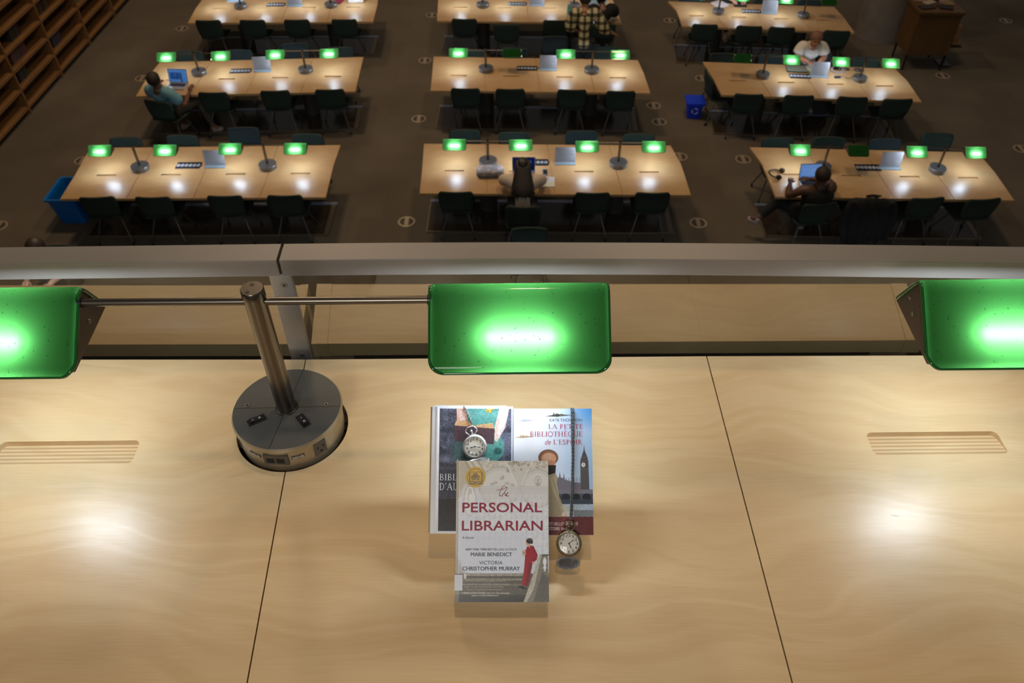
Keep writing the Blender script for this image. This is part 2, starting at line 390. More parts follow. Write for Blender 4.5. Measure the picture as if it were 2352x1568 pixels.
# serif capitals drawn as strokes (thick / thin), unit cap height
def arc(cx, cy, rx, ry, a0, a1, n=12): return [(cx+rx*math.cos(R(a0+(a1-a0)*i/n)), cy+ry*math.sin(R(a0+(a1-a0)*i/n))) for i in range(n+1)]
TK, TN = .12, .05
def _st(x, y0=0, y1=1): return [([(x, y0), (x, y1)], TK), ([(x-.13, y0+.02), (x+.13, y0+.02)], TN*.8), ([(x-.13, y1-.02), (x+.13, y1-.02)], TN*.8)]
GL = {
 'A': (.80, [([(.08, 0), (.40, 1)], TN), ([(.38, 1), (.72, 0)], TK), ([(.2, .36), (.6, .36)], TN), ([(0, .02), (.2, .02)], TN), ([(.6, .02), (.84, .02)], TN)]),
 'B': (.66, _st(.16)+[(arc(.28, .75, .22, .235, 90, -90), .07), (arc(.28, .265, .27, .245, 90, -90), .08), ([(.16, .51), (.3, .51)], TN), ([(.16, .98), (.3, .98)], TN), ([(.16, .02), (.3, .02)], TN)]),
 'D': (.80, _st(.16)+[(arc(.26, .5, .42, .48, 90, -90, 18), .09), ([(.16, .98), (.28, .98)], TN), ([(.16, .02), (.28, .02)], TN)]),
 'E': (.62, _st(.16)+[([(.16, .98), (.54, .98), (.56, .8)], TN), ([(.16, .02), (.56, .02), (.6, .22)], TN), ([(.16, .51), (.46, .51)], TN), ([(.46, .6), (.46, .42)], TN)]),
 'H': (.86, _st(.16)+_st(.68)+[([(.16, .51), (.68, .51)], TN)]),
 'I': (.34, _st(.17)),
 'L': (.60, _st(.16)+[([(.16, .02), (.54, .02), (.58, .24)], TN)]),
 'N': (.86, [([(.16, 0), (.16, 1)], TN), ([(.12, 1), (.72, 0)], TK), ([(.72, 0), (.72, 1)], TN), ([(.04, .98), (.2, .98)], TN), ([(.04, .02), (.28, .02)], TN), ([(.6, .98), (.84, .98)], TN)]),
 'O': (.86, [(arc(.43, .5, .37, .48, 0, 360, 28), .085)]),
 'P': (.62, _st(.16)+[(arc(.27, .73, .25, .25, 90, -90), .08), ([(.16, .98), (.28, .98)], TN), ([(.16, .48), (.28, .48)], TN)]),
 'Q': (.86, [(arc(.43, .5, .37, .48, 0, 360, 28), .085), ([(.45, .05), (.66, -.12), (.95, -.2)], .07)]),
 'R': (.76, _st(.16)+[(arc(.27, .74, .23, .24, 90, -90), .08), ([(.16, .98), (.28, .98)], TN), ([(.16, .5), (.28, .5)], TN), ([(.32, .5), (.7, 0)], .1), ([(.62, .02), (.78, .02)], TN)]),
 'S': (.54, [(arc(.27, .75, .19, .23, 30, 265, 14)+arc(.27, .26, .21, .24, 80, -150, 14), .085)]),
 'T': (.70, [([(.35, 0), (.35, 1)], TK), ([(.03, .78), (.04, .98), (.66, .98), (.67, .78)], TN), ([(.22, .02), (.48, .02)], TN)]),
 'U': (.82, [([(.16, 1)]+arc(.42, .3, .26, .28, 180, 360, 14)+[(.68, 1)], .08), ([(.03, .98), (.29, .98)], TN), ([(.55, .98), (.81, .98)], TN)]),
 '\u00c8': (.62, _st(.16)+[([(.16, .98), (.54, .98), (.56, .8)], TN), ([(.16, .02), (.56, .02), (.6, .22)], TN), ([(.16, .51), (.46, .51)], TN), ([(.46, .6), (.46, .42)], TN), ([(.2, 1.3), (.4, 1.12)], .08)]),
 "'": (.2, [([(.12, 1), (.06, .78)], .08)]), ' ': (.34, [])}
def serif_geo(s, small=None):
    V, Fc = [], []; x = 0.0
    for i, ch in enumerate(s):
        k = 1.0
        if small is not None and i > 0 and s[i-1] != ' ' and ch != ' ': k = small
        adv, strokes = GL[ch]
        for pts, w_ in strokes:
            for a, b in zip(pts[:-1], pts[1:]):
                d = Vector((b[0]-a[0], b[1]-a[1]))
                if d.length < 1e-6: continue
                d.normalize(); n = Vector((-d.y, d.x))*w_/2; e = d*(.015 if len(pts) > 3 else 0)
                q = [Vector(a)-n-e, Vector(b)-n+e, Vector(b)+n+e, Vector(a)+n-e]; base = len(V)
                V += [(x+v.x*k, v.y*k) for v in q]; Fc.append((base, base+1, base+2, base+3))
        x += (adv+.06)*k
    return V, Fc

# ------------------------------------------------------------------ painted prints (vertex colours of a fine grid)
def print_mat(name, rough=.3):
    m, nt, b = newmat(name); a = nt.nodes.new('ShaderNodeVertexColor'); a.layer_name = 'Col'
    nt.links.new(a.outputs[0], b.inputs['Base Color']); b.inputs['Roughness'].default_value = rough; return m
def print_emit(name, s):
    m = bpy.data.materials.new(name); m.use_nodes = True; nt = m.node_tree; nt.nodes.clear()
    a = nt.nodes.new('ShaderNodeVertexColor'); a.layer_name = 'Col'
    e = nt.nodes.new('ShaderNodeEmission'); e.inputs[1].default_value = s; nt.links.new(a.outputs[0], e.inputs[0])
    o = nt.nodes.new('ShaderNodeOutputMaterial'); nt.links.new(e.outputs[0], o.inputs[0]); return m
M['print'] = print_mat('printed_cover'); M['paperprint'] = print_mat('printed_sheet', .5); M['screen'] = print_emit('lit_screen', .55)
class Paint:
    def __init__(s, x0, y0, x1, y1, nx, ny, base):
        s.b = (x0, y0, x1, y1); s.nx, s.ny = nx, ny
        s.X, s.Y = np.meshgrid(np.linspace(x0, x1, nx), np.linspace(y0, y1, ny)); s.px = (x1-x0)/nx
        s.C = np.zeros((ny, nx, 3)); s.C[:] = np.array(base)/255.
    def blend(s, m, col, op=1.0):
        m = (np.clip(m, 0, 1)*op)[..., None]; s.C = s.C*(1-m)+np.array(col)/255.*m
    def rect(s, x0, y0, x1, y1, col, op=1, soft=None):
        k = soft or s.px
        m = np.clip((s.X-x0)/k+.5, 0, 1)*np.clip((x1-s.X)/k+.5, 0, 1)*np.clip((s.Y-y0)/k+.5, 0, 1)*np.clip((y1-s.Y)/k+.5, 0, 1); s.blend(m, col, op)
    def ell(s, cx, cy, rx, ry, col, op=1, soft=None, ring=None):
        d = np.sqrt(((s.X-cx)/rx)**2+((s.Y-cy)/ry)**2); k = (soft or s.px)/min(rx, ry)
        m = np.clip((1-d)/k+.5, 0, 1)
        if ring: m = m*np.clip((d-(1-ring/min(rx, ry)))/k+.5, 0, 1)
        s.blend(m, col, op)
    def poly(s, pts, col, op=1, soft=None):
        ins = np.zeros(s.X.shape, bool); dist = np.full(s.X.shape, 1e9); n = len(pts)
        for i in range(n):
            (xa, ya), (xb, yb) = pts[i], pts[(i+1) % n]
            c = ((ya > s.Y) != (yb > s.Y)); xx = xa+(s.Y-ya)*(xb-xa)/((yb-ya) if yb != ya else 1e-9); ins ^= (c & (s.X < xx))
            L2 = (xb-xa)**2+(yb-ya)**2+1e-9; t = np.clip(((s.X-xa)*(xb-xa)+(s.Y-ya)*(yb-ya))/L2, 0, 1)
            dist = np.minimum(dist, np.hypot(s.X-xa-t*(xb-xa), s.Y-ya-t*(yb-ya)))
        k = soft or s.px; s.blend(np.clip(np.where(ins, dist, -dist)/k+.5, 0, 1), col, op)
    def line(s, pts, w_, col, op=1, soft=None):
        dist = np.full(s.X.shape, 1e9)
        for (xa, ya), (xb, yb) in zip(pts[:-1], pts[1:]):
            L2 = (xb-xa)**2+(yb-ya)**2+1e-9; t = np.clip(((s.X-xa)*(xb-xa)+(s.Y-ya)*(yb-ya))/L2, 0, 1)
            dist = np.minimum(dist, np.hypot(s.X-xa-t*(xb-xa), s.Y-ya-t*(yb-ya)))
        s.blend(np.clip((w_/2-dist)/(soft or s.px)+.5, 0, 1), col, op)
    def grad(s, y0, c0, y1, c1, horiz=False, mask=1.0):
        t = np.clip(((s.X if horiz else s.Y)-y0)/(y1-y0), 0, 1)[..., None]
        m = (mask*np.ones(s.X.shape))[..., None]
        s.C = s.C*(1-m)+(np.array(c0)/255.*(1-t)+np.array(c1)/255.*t)*m
    def noise(s, cells, amt, box=None):
        h = rs.rand(int(cells*s.ny/s.nx)+3, cells+3); u = np.linspace(0, cells, s.nx); v = np.linspace(0, int(cells*s.ny/s.nx), s.ny)
        iu = u.astype(int); iv = v.astype(int); fu = u-iu; fv = v-iv; fu = fu*fu*(3-2*fu); fv = fv*fv*(3-2*fv)
        a = h[np.ix_(iv, iu)]; b = h[np.ix_(iv, iu+1)]; c = h[np.ix_(iv+1, iu)]; d = h[np.ix_(iv+1, iu+1)]
        z = (a*(1-fu)+b*fu)*(1-fv)[:, None]+(c*(1-fu)+d*fu)*fv[:, None]
        k = 1+(z-.5)*2*amt
        if box is not None:
            m = (s.X > box[0])&(s.X < box[2])&(s.Y > box[1])&(s.Y < box[3]); k = np.where(m, k, 1)
        s.C = np.clip(s.C*k[..., None], 0, 1)
    def mesh(s, name, w_, h_, z, material, parent, fn=None):
        """grid centred on the origin, x right, y up"""
        nx, ny = s.nx, s.ny; xs = np.linspace(-w_/2, w_/2, nx); ys = np.linspace(h_/2, -h_/2, ny); X, Y = np.meshgrid(xs, ys)
        co = np.stack([X, Y, np.full_like(X, z)], -1).reshape(-1, 3)
        if fn: co = np.array([fn(*c) for c in co])
        i = np.arange(nx-1)[None]+np.arange(ny-1)[:, None]*nx
        f = np.stack([i, i+nx, i+nx+1, i+1], -1).reshape(-1, 4)
        me = bpy.data.meshes.new(name); me.vertices.add(nx*ny); me.vertices.foreach_set('co', co.ravel())
        me.loops.add(f.size); me.loops.foreach_set('vertex_index', f.ravel())
        me.polygons.add(len(f)); me.polygons.foreach_set('loop_start', np.arange(len(f))*4); me.polygons.foreach_set('loop_total', np.full(len(f), 4))
        me.update(); me.validate()
        at = me.color_attributes.new('Col', 'FLOAT_COLOR', 'POINT'); c = s.C.reshape(-1, 3); c = np.where(c <= .04045, c/12.92, ((c+.055)/1.055)**2.4)
        at.data.foreach_set('color', np.concatenate([c, np.ones((len(c), 1))], 1).ravel().astype(np.float32))
        me.materials.append(material); o = bpy.data.objects.new(name, me); COL.objects.link(o)
        if parent is not None: o.parent = parent
        return o
# ================================================================== SETTING
ZD = 5.53          # near desk surface
ZU = 4.79          # upper floor
ROT = .0135
b = MB(); b.box((-1, 10, -.05), (30, 34, .1)); f_ = b.build('floor', M['carpet'], smooth=0); tag(f_, 'brown carpet tile floor of the reading room below', kind='structure')
b = MB(); b.box((-1, -.6, ZU-.14), (12, 5.4, .28)); f_ = b.build('floor', M['slab'], smooth=0); tag(f_, 'floor slab of the upper gallery under the near desk', kind='structure')
b = MB(); b.box((-9.1, 10, 3), (.2, 34, 6)); tag(b.build('wall_left', M['wall'], smooth=0), 'dark wall behind the bookcases', kind='structure')
b = MB(); b.cyl(P(2022, 78, 0), P(2022, 78, 0)+Vector((0, 0, 6)), .52, n=48); tag(b.build('column', M['concrete']), 'round grey concrete column beside the far right table', kind='structure')

# ================================================================== near desk
Lb, Lf = P(702, 825.5, ZD), P(567.5, 1568, ZD); Rb, Rf = P(1623, 818, ZD), P(1820, 1568, ZD)
def ext(a, b_, y):
    t = (y-a.y)/(b_.y-a.y); return a.lerp(b_, t)
YF = .30
desk = thing('reading_desk', 'long birch plywood desk in the foreground carrying books and green lamps', 'desk', (0, 0, ZU))
backL = P(-260, 826, ZD); backR = P(2600, 814.5, ZD)
g = .0013
def sx(p, d): return (p.x+d, p.y)
LF, RF_ = ext(Lb, Lf, YF), ext(Rb, Rf, YF)
polys = [[(backL.x, backL.y), sx(Lb, -g), sx(LF, -g), (-1.75, YF)],
         [sx(Lb, g), sx(Rb, -g), sx(RF_, -g), sx(LF, g)],
         [sx(Rb, g), (backR.x, backR.y), (1.75, YF), sx(RF_, g)]]
LAMP = [(-.460, 1.082), (1.372, 1.106)]
def rrect(cx, cy, w_, h_, r, rot=0, n=6):
    pts = []
    for (sx_, sy_, a0) in ((1, 1, 0), (-1, 1, 90), (-1, -1, 180), (1, -1, 270)):
        for i in range(n+1):
            a = R(a0+90*i/n); pts.append((sx_*(w_/2-r)+r*math.cos(a), sy_*(h_/2-r)+r*math.sin(a)))
    c, s = math.cos(rot), math.sin(rot)
    return [(cx+x*c-y*s, cy+x*s+y*c) for x, y in pts]
def groove_cutter(cx, cy, w_, h_, depth, rot, z0=0):
    pts = rrect(0, 0, w_, h_, .012); bm = MB(); c, s = math.cos(rot), math.sin(rot)
    def q(x, y, z): return (cx+x*c-y*s, cy+x*s+y*c, z)
    top = [bm.bm.verts.new(q(x, y, z0+.01)) for x, y in pts]
    bot = [bm.bm.verts.new(q(x, y, z0-.0006-depth*((y+h_/2)/h_))) for x, y in pts]
    bm.skin([bot, top], True); return bm.build('cutter', M['desk'], smooth=0)
for i, pl in enumerate(polys):
    b = MB(); b.prism(pl, -.032, 0)
    o = b.build('tabletop_panel', M['desk'], desk, smooth=0); o.location = (0, 0, ZD-ZU); bpy.context.view_layer.update()
    cs = []
    def up(c):
        c.location = (0, 0, ZD); cs.append(c)
    for (lx, ly) in LAMP:
        if pl[0][0]-.3 < lx < pl[1][0]+.3 or i == 2:
            q = MB(); q.cyl((lx, ly, -.1), (lx, ly, .05), .1150, n=72); up(q.build('cutter', M['desk'], smooth=0))
    gx, gy = [(-.910, 1.016), (.0, 1.030), (.875, 1.0405)][i]
    up(groove_cutter(gx, gy, .285 if i == 0 else .275, .060, .013, ROT))
    bpy.context.view_layer.update(); carve(o, cs)
b = MB()
for x in (-1.45, -.45, .45, 1.45): b.box((x, .75, .354), (.04, .8, .708))
b.box((0, 1.12, .45), (3.1, .02, .5)); b.build('support_frame', M['slab'], desk)

# ================================================================== lamps
def shade_parts(parent, cx, w_=.32, tube='tube_near', lit=True, hi=True, open_side=0):
    """green glass trough with lip, end plates and the glowing tube beneath"""
    A, Bp, Cc = Vector((.075, .281)), Vector((.020, .384)), Vector((-.110, .276))
    a1 = A.lerp(Bp, .72); c1 = Cc.lerp(Bp, .80); prof = []
    nA, nM, nC = (5, 10, 24) if hi else (2, 5, 6)
    for i in range(nA): prof.append(A.lerp(a1, i/nA))
    for i in range(nM):
        t = i/nM; prof.append(a1*(1-t)**2+Bp*2*t*(1-t)+c1*t*t)
    for i in range(nC+1): prof.append(c1.lerp(Cc, 1-(1-i/nC)**2))
    Ls = [0]
    for p, q in zip(prof[:-1], prof[1:]): Ls.append(Ls[-1]+(q-p).length)
    r = .013; cr = .024
    if hi: xs = [-1+.002*0]+[]; 
    nx = 44 if hi else 12
    ts = [math.sin(PI/2*(-1+2*i/nx)) for i in range(nx+1)]
    rows = []
    for j, p in enumerate(prof):
        t = (prof[min(j+1, len(prof)-1)]-prof[max(j-1, 0)]).normalized(); n = Vector((t.y, -t.x))
        if n.y > 0: n = -n
        half = w_/2
        dist = Ls[-1]-Ls[j]
        if dist < cr: half -= cr-math.sqrt(max(cr*cr-(cr-dist)**2, 0))
        if Ls[j] < cr*.6: half -= (cr*.6-math.sqrt(max((cr*.6)**2-(cr*.6-Ls[j])**2, 0)))
        dr = 0
        if dist < r: dr = (r-math.sqrt(max(r*r-(r-dist)**2, 0)))*.7
        row = []
        for v in ts:
            x = v*half; re = .0075; e = abs(x)-(w_/2-re); d = dr+((re-math.sqrt(max(re*re-e*e, 0)))*.75 if e > 0 else 0)
            row.append((cx+x, p.x+n.x*d, p.y+n.y*d))
        rows.append(row)
    g_ = MB(); g_.grid(rows); 
    sh = g_.build('lamp_shade', M['shade'], parent, smooth=60, fixn=False)
    # the front faces must look outwards (up)
    me = sh.data
    if me.polygons[len(me.polygons)//2].normal.z < 0: me.flip_normals()
    edge = rows[0]+[rw[-1] for rw in rows[1:-1]]+rows[-1][::-1]+[rw[0] for rw in rows[1:-1][::-1]]
    tb = MB(); tb.tube(edge, .0034 if hi else .004, 10 if hi else 5, closed=True); tb.build('shade_rim', M['rim'], sh, smooth=60)
    for sgn in (-1, 1):
        e = MB(); pts = [(.070, .280), (.036, .352), (.019, .364), (.000, .351), (-.100, .276), (-.092, .270)]
        X = cx+sgn*(w_/2-.006)
        va = [e.bm.verts.new((X-.0015, y, z)) for y, z in pts]; vb = [e.bm.verts.new((X+.0015, y, z)) for y, z in pts]; e.skin([va, vb])
        ep = e.build('end_plate', M['lampdark'], parent, smooth=0)
        if hi:
            X = cx+sgn*(w_/2-.0045)
            for (y, z) in ((.033, .318), (.006, .302)):
                s_ = MB(); s_.torus((X+sgn*.001, y, z), (0, 1, 0), (0, 0, 1), .0034, .0011, 16, 6); s_.cyl((X, y, z), (X+sgn*.0018, y, z), .0028, n=12); s_.build('end_screw', M['screw'], ep)
    u = MB(); u.cyl((cx-.062, -.050, .300), (cx+.064, -.050, .300), .011 if hi else .016, n=14 if hi else 8)
    u.build('lamp_tube', M[tube] if lit else M['tube_off'], parent, smooth=60)
def make_lamp(hi, arm=.473, lit=(True, True), tube='tube_near', name='desk_lamp', drum_sunk=True):
    t = thing(name, None, 'lamp')
    n = 96 if hi else 24
    kr = 1 if hi else 1.16
    d = MB(); d.lathe(([(.0, -.028), (.104, -.028)] if hi else [(.0, .0005), (.1075*kr, .0005)])+[(.1075*kr, .004), (.1075*kr, .054), (.1115*kr, .055), (.1115*kr, .058), (.1085*kr, .0632)], n, caps=False)
    dr = d.build('lamp_base', M['drumside'] if hi else M['lowdrum'], t, smooth=30)
    d = MB(); d.lathe([(.1085*kr, .0632), (.1080*kr, .0640), (0.0, .0640)], n); tp = d.build('base_top', M['drumtop'] if hi else M['lowtop'], dr, smooth=30)
    if hi:
        d = MB()   # engraved joints of the cover
        for a in (R(262), R(82), R(181), R(1)):
            c = Vector((math.cos(a), math.sin(a), 0)); d.box(c*.066+Vector((0, 0, .06405)), (.084, .0009, .0003), Matrix.Rotation(a, 3, 'Z'))
        d.build('cover_joint', M['black'], tp, smooth=0)
        for (x, y) in ((-.082, .006), (.079, .006)):
            d = MB(); d.cyl((x, y, .0638), (x, y, .0652), .0052, n=20); d.cyl((x, y, .0652), (x, y, .0655), .0028, n=6, mi=1); d.build('cover_screw', [M['screw'], M['black']], tp)
        for (x, y, a, off) in ((-.0545, -.034, R(32), 1), (.0395, -.037, R(-52), 0)):
            q = Matrix.Rotation(a, 3, 'Z'); s_ = MB(); s_.box((x, y, .0652), (.036, .0165, .0024), q, bev=.0006)
            sw = s_.build('rocker_switch', M['black'], tp, smooth=0)
            s_ = MB(); tilt = q @ Matrix.Rotation(R(9 if off else -9), 3, 'Y'); s_.box((x, y, .0672), (.027, .0105, .0045), tilt, bev=.0005)
            s_.torus(Vector((x, y, .0694))+tilt @ Vector((.007, 0, .0006)), (1, 0, 0), (0, 1, 0), .0019, .0004, 14, 4, mi=1)
            s_.box(Vector((x, y, .0694))+tilt @ Vector((-.007, 0, .0003)), (.004, .0006, .0003), q, mi=1); s_.build('rocker', [M['black'], M['white']], sw, smooth=0)
        def on_side(a, z, r=.1078): return Vector((math.cos(a)*r, math.sin(a)*r, z))
        def panel(a, wdt, hgt, z=.030):
            q = Matrix.Rotation(a, 3, 'Z'); c = on_side(a, z, .1078)
            return q, c
        for a in (R(-46), R(-152), R(46), R(134)):
            q, c = panel(a, 0, 0); s_ = MB(); s_.box(c, (.003, .027, .034), q, bev=.0005)
            for (yy, zz, hh) in ((-.0065, .004, .008), (.0065, .004, .0065)): s_.box(c+q @ Vector((.0015, yy, zz)), (.0008, .0026, hh), q, mi=1)
            s_.box(c+q @ Vector((.0015, 0, -.008)), (.0008, .005, .0055), q, mi=1)
            s_.build('power_outlet', [M['greyplastic'], M['blackhole']], dr, smooth=0)
        a = R(-94); q, c = panel(a, 0, 0); s_ = MB(); s_.box(c+q @ Vector((-.0008, 0, 0)), (.004, .050, .028), q, bev=.0005)
        for yy in (-.0115, .0085):
            s_.box(c+q @ Vector((.0013, yy, -.002)), (.0008, .0155, .013), q, mi=1)
        s_.build('data_socket', [M['greyplastic'], M['blackhole']], dr, smooth=0)
        for (a0, txt) in ((R(-118), '2-611-01'), (R(-71), '2-611-02')):
            q, c = panel(a0, 0, 0, .033); s_ = MB()
            tw = .026
            s_.box(c, (.0012, tw, .0075), q, mi=0)
            def fn(x, y, q=q, c=c): return c+q @ Vector((.0012, x, y))
            add_text(s_, txt, (-.011, -.0022, .011, .0022), 0, 1, offset=.02, fn=fn)
            s_.build('label_tape', [M['greyplastic'], M['white']], dr, smooth=0)
    p = MB(); p.cyl((0, 0, .062), (0, 0, .362), .0195, n=48 if hi else 12)
    if hi: p.lathe([(.0195, .060), (.0235, .0635), (.0225, .0665), (.0195, .068)], 48)
    po = p.build('lamp_pole', M['steel'], t, smooth=40)
    p = MB(); p.lathe([(.0195, .362), (.0207, .3625), (.0207, .381), (.0195, .3825), (0, .3825)], 48 if hi else 12)
    cp = p.build('pole_cap', M['steel'], po, smooth=40)
    if hi:
        for (x, y) in ((-.002, .011), (-.006, -.010)):
            p = MB(); p.cyl((x, y, .3815), (x, y, .3832), .0036, n=16, mi=0); p.build('cap_screw', M['black'], cp)
    for s_, lt in ((-1, lit[0]), (1, lit[1])):
        bb = MB(); bb.cyl((s_*.018, 0, .352), (s_*(arm-.150), 0, .352), .0073, n=24 if hi else 8)
        if hi: bb.cyl((s_*(arm-.165), 0, .352), (s_*(arm-.147), 0, .352), .0098, n=24, mi=1)
        bb.build('lamp_arm', [M['steelbar'], M['black']], t, smooth=40)
        shade_parts(t, s_*arm, tube=tube, lit=lt, hi=hi)
    return t
lampA = make_lamp(True); lampA.location = (LAMP[0][0], LAMP[0][1], ZD); lampA.rotation_euler.z = ROT
tag(lampA, 'large two armed lamp with green glass shades and round base left of the books', group='green shaded lamps on the near desk')
lampB = copy_tree(lampA); lampB.location = (LAMP[1][0], LAMP[1][1], ZD)
tag(lampB, 'large green shaded desk lamp cut off by the right edge of the photo')

# ================================================================== railing
rail = thing('balcony_railing', 'pale satin aluminium handrail on posts with glass panes behind the near desk', 'railing', (0, 0, ZU))
fr = [(0, 606), (160, 604), (320, 602), (480, 600), (634, 598)], [(641, 598), (780, 596.3), (900, 595.2), (1176, 594), (1500, 595.2), (1850, 598.5), (2100, 601.5), (2352, 605)]
HZ0, HZ1, RD = .236, .277, .057
for k, pts in enumerate(fr):
    W = [P(x, y, ZD+HZ1) for x, y in pts]
    if k == 0: W = [W[0]+(W[0]-W[1]).normalized()*1.2]+W
    else: W = W+[W[-1]+(W[-1]-W[-2]).normalized()*1.2]
    b = MB(); rings = []
    for i, p in enumerate(W):
        d = (W[min(i+1, len(W)-1)]-W[max(i-1, 0)]).normalized(); n = Vector((-d.y, d.x, 0))
        c = .0012
        prof = [(0, HZ0), (0, HZ1-c), (c, HZ1), (RD-c, HZ1), (RD, HZ1-c), (RD, HZ0)]
        off = ZD-ZU
        rings.append([b.bm.verts.new((p.x+n.x*u, p.y+n.y*u, off+z)) for u, z in prof])
    b.skin(rings, True); b.build('handrail', M['alu'], rail, smooth=25)
yp = 1.300
def post(x):
    b = MB(); b.box((x, yp+.006, .74-.30+HZ0/2), (.047, .012, HZ0+.60+.0), bev=.001); o = b.build('rail_post', M['alu2'], rail, smooth=0)
    b = MB()
    for z in (HZ0-.030, -.004):
        b.cyl((x+.004, yp-.0006, .74+z), (x+.004, yp+.001, .74+z), .0075, n=24); b.cyl((x+.004, yp-.0010, .74+z), (x+.004, yp, .74+z), .0028, n=6, mi=1)
    b.build('post_screw', [M['screw'], M['black']], o, smooth=30)
post(-.4860); post(1.46)
for (x0, x1) in ((-2.6, -.452), (-.449, 1.50), (1.505, 2.6)):
    b = MB(); b.box(((x0+x1)/2, yp+.030, .02+(.74+HZ0+.01)/2), (x1-x0, .010, .74+HZ0-.01)); b.build('glass_pane', M['glass'], rail, smooth=0)

# wooden benches beyond the glass, standing on the slab edge
def bench(pa, pb, pc, pd, strip=None, label=''):
    """pa,pb back edge left/right; pc,pd front edge right/left (pixels) of the top"""
    zt = 5.10; q = [P(*p, zt) for p in (pa, pb, pc, pd)]
    t = thing('wooden_bench', label, 'bench', (0, 0, ZU), group='low wooden benches beyond the glass')
    b = MB(); b.prism([(v.x, v.y) for v in q], zt-ZU-.052, zt-ZU); b.build('bench_top', M['ledge'], t, smooth=0)
    for st in strip or []:
        s_ = [P(*p, zt) for p in st]; b = MB(); b.prism([(v.x, v.y) for v in s_], zt-ZU-.054, zt-ZU+.0008); b.build('edge_strip', M['ledge'], t, smooth=0)
    b = MB(); x0, x1 = q[3].x+.05, q[2].x-.05
    b.box(((x0+x1)/2, 1.96, (.258)/2), (x1-x0, .20, .258)); b.build('bench_body', M['slab'], t, smooth=0)
bench((-260, 655.5), (689, 655), (668, 790), (-260, 792), [[(689.5, 654), (708.5, 653), (690, 790), (668.5, 790)]], 'low wooden bench top seen through the glass left of the rail post')
bench((763.5, 652.5), (2045, 652), (2080, 781), (752.5, 789), [[(728, 652), (763, 652), (752, 789.5), (715, 790)], [(2045.5, 651), (2082, 651), (2124, 781), (2081, 781)]], 'long low wooden bench top seen through the glass behind the central lamp shade')
bench((2150, 652), (2700, 652), (2760, 781), (2190, 781), None, 'low wooden bench behind the right hand green shade')
bpy.context.view_layer.update()

# ================================================================== books
TILT = R(37)
RB = Matrix.Rotation(TILT, 4, 'X')
NV = (RB @ Vector((0, 0, 1)).to_4d()).to_3d()
def plane_mtx(c, rz=0, rx=0): return Matrix.Translation(c) @ RB @ Matrix.Rotation(rz, 4, 'Z') @ Matrix.Rotation(rx, 4, 'X')
def cp(x, y): return (960+x/2.8, 900+y/2.8)      # detail-crop -> photo pixel
class Cover:
    """maps the printed design's own measure to the board"""
    def __init__(s, x0, y0, x1, y1, w_, h_): s.a = (x0, y0, x1, y1); s.w, s.h = w_, h_
    def b(s, x0, ytop, x1, ybot):
        X0, Y0, X1, Y1 = s.a; f = lambda x: ((x-X0)/(X1-X0)-.5)*s.w; g_ = lambda y: (.5-(y-Y0)/(Y1-Y0))*s.h
        return (f(x0), g_(ybot), f(x1), g_(ytop))
def colmat(name, c): return mat(name, srgb(*c), .4)

# --- front book
cF = PD(1153.6, 1218, 1.378); wF, hF, tF = .1595, .2370, .028
bookF = thing('book', 'grey hardback novel with crimson title lying on top of the two other books', 'book', mtx=plane_mtx(cF))
x0, y0, x1, y1 = 246, 446, 842, 1330
p = Paint(x0, y0, x1, y1, 300, 444, (214, 214, 212))
p.grad(446, (214, 208, 192), 720, (222, 224, 228)); p.grad(720, (222, 224, 228), 1150, (206, 212, 222), mask=(p.Y > 720))
p.noise(40, .05)
# vault: ribs, lunettes and roundel
lt = (240, 240, 238); dk = (176, 170, 156); dk2 = (150, 140, 120)
p.poly([(246, 446), (330, 446), (420, 600), (300, 600), (246, 700)], (196, 186, 164), .8, soft=30)
for x in (300, 340, 385): p.line([(x, 446), (x+70, 560)], 7, dk2, .6)
for x in (320, 362): p.line([(x, 446), (x+70, 560)], 5, lt, .7)
for cx_, cy_, rx_, ry_ in ((530, 610, 130, 120), (775, 620, 105, 115)):
    p.ell(cx_, cy_, rx_+10, ry_+10, (198, 194, 184), .7); p.ell(cx_, cy_, rx_, ry_, (226, 224, 218), .9)
    for k in (0, 9, 18): p.ell(cx_, cy_, rx_+6-k, ry_+6-k, dk, .6, ring=3)
p.poly([(560, 446), (740, 446), (665, 600), (640, 600)], (214, 210, 200), .9)
for k in range(26): p.ell(575+rs.rand()*150, 452+rs.rand()*60, 5+rs.rand()*7, 4+rs.rand()*8, dk if k % 2 else dk2, .55)
p.line([(560, 446), (640, 600)], 5, lt, .9); p.line([(740, 446), (665, 600)], 5, lt, .9)
for k in range(30): p.ell(760+rs.rand()*78, 452+rs.rand()*42, 4, 4, dk2, .5)
for k in range(16): p.ell(440+rs.rand()*110, 452+rs.rand()*36, 5, 4, dk2, .4)
p.ell(775, 575, 22, 32, dk, .8, ring=4); p.ell(775, 568, 8, 10, dk2, .5); p.ell(775, 592, 13, 14, dk2, .4)
for (a_, b_) in ((500, 585), (540, 560), (575, 590), (480, 595), (610, 600)): p.ell(a_, b_, 15, 9, dk2, .35, soft=6)
p.ell(548, 548, 9, 9, dk2, .45)
p.rect(400, 608, 842, 690, (218, 218, 216), .8)
for y in (612, 622, 630, 640, 652): p.line([(395, y), (842, y-2)], 2.2, dk, .7)
for x in range(420, 842, 42): p.line([(x, 655), (x, 690)], 2, dk, .6)
for x in range(400, 842, 34): p.rect(x, 692, x+20, 1040, (232, 234, 238), .4); p.line([(x, 692), (x, 1040)], 1.6, (186, 188, 190), .5)
for y in (690, 705, 770, 800, 812, 860, 905, 935, 990, 1010): p.line([(372, y), (842, y)], 2, (186, 186, 188), .5)
p.ell(335, 700, 42, 100, (188, 184, 172), .7, ring=5); p.ell(335, 700, 30, 88, (236, 236, 234), .8); p.line([(325, 650), (322, 720)], 5, dk, .7); p.ell(335, 640, 12, 20, dk, .5)
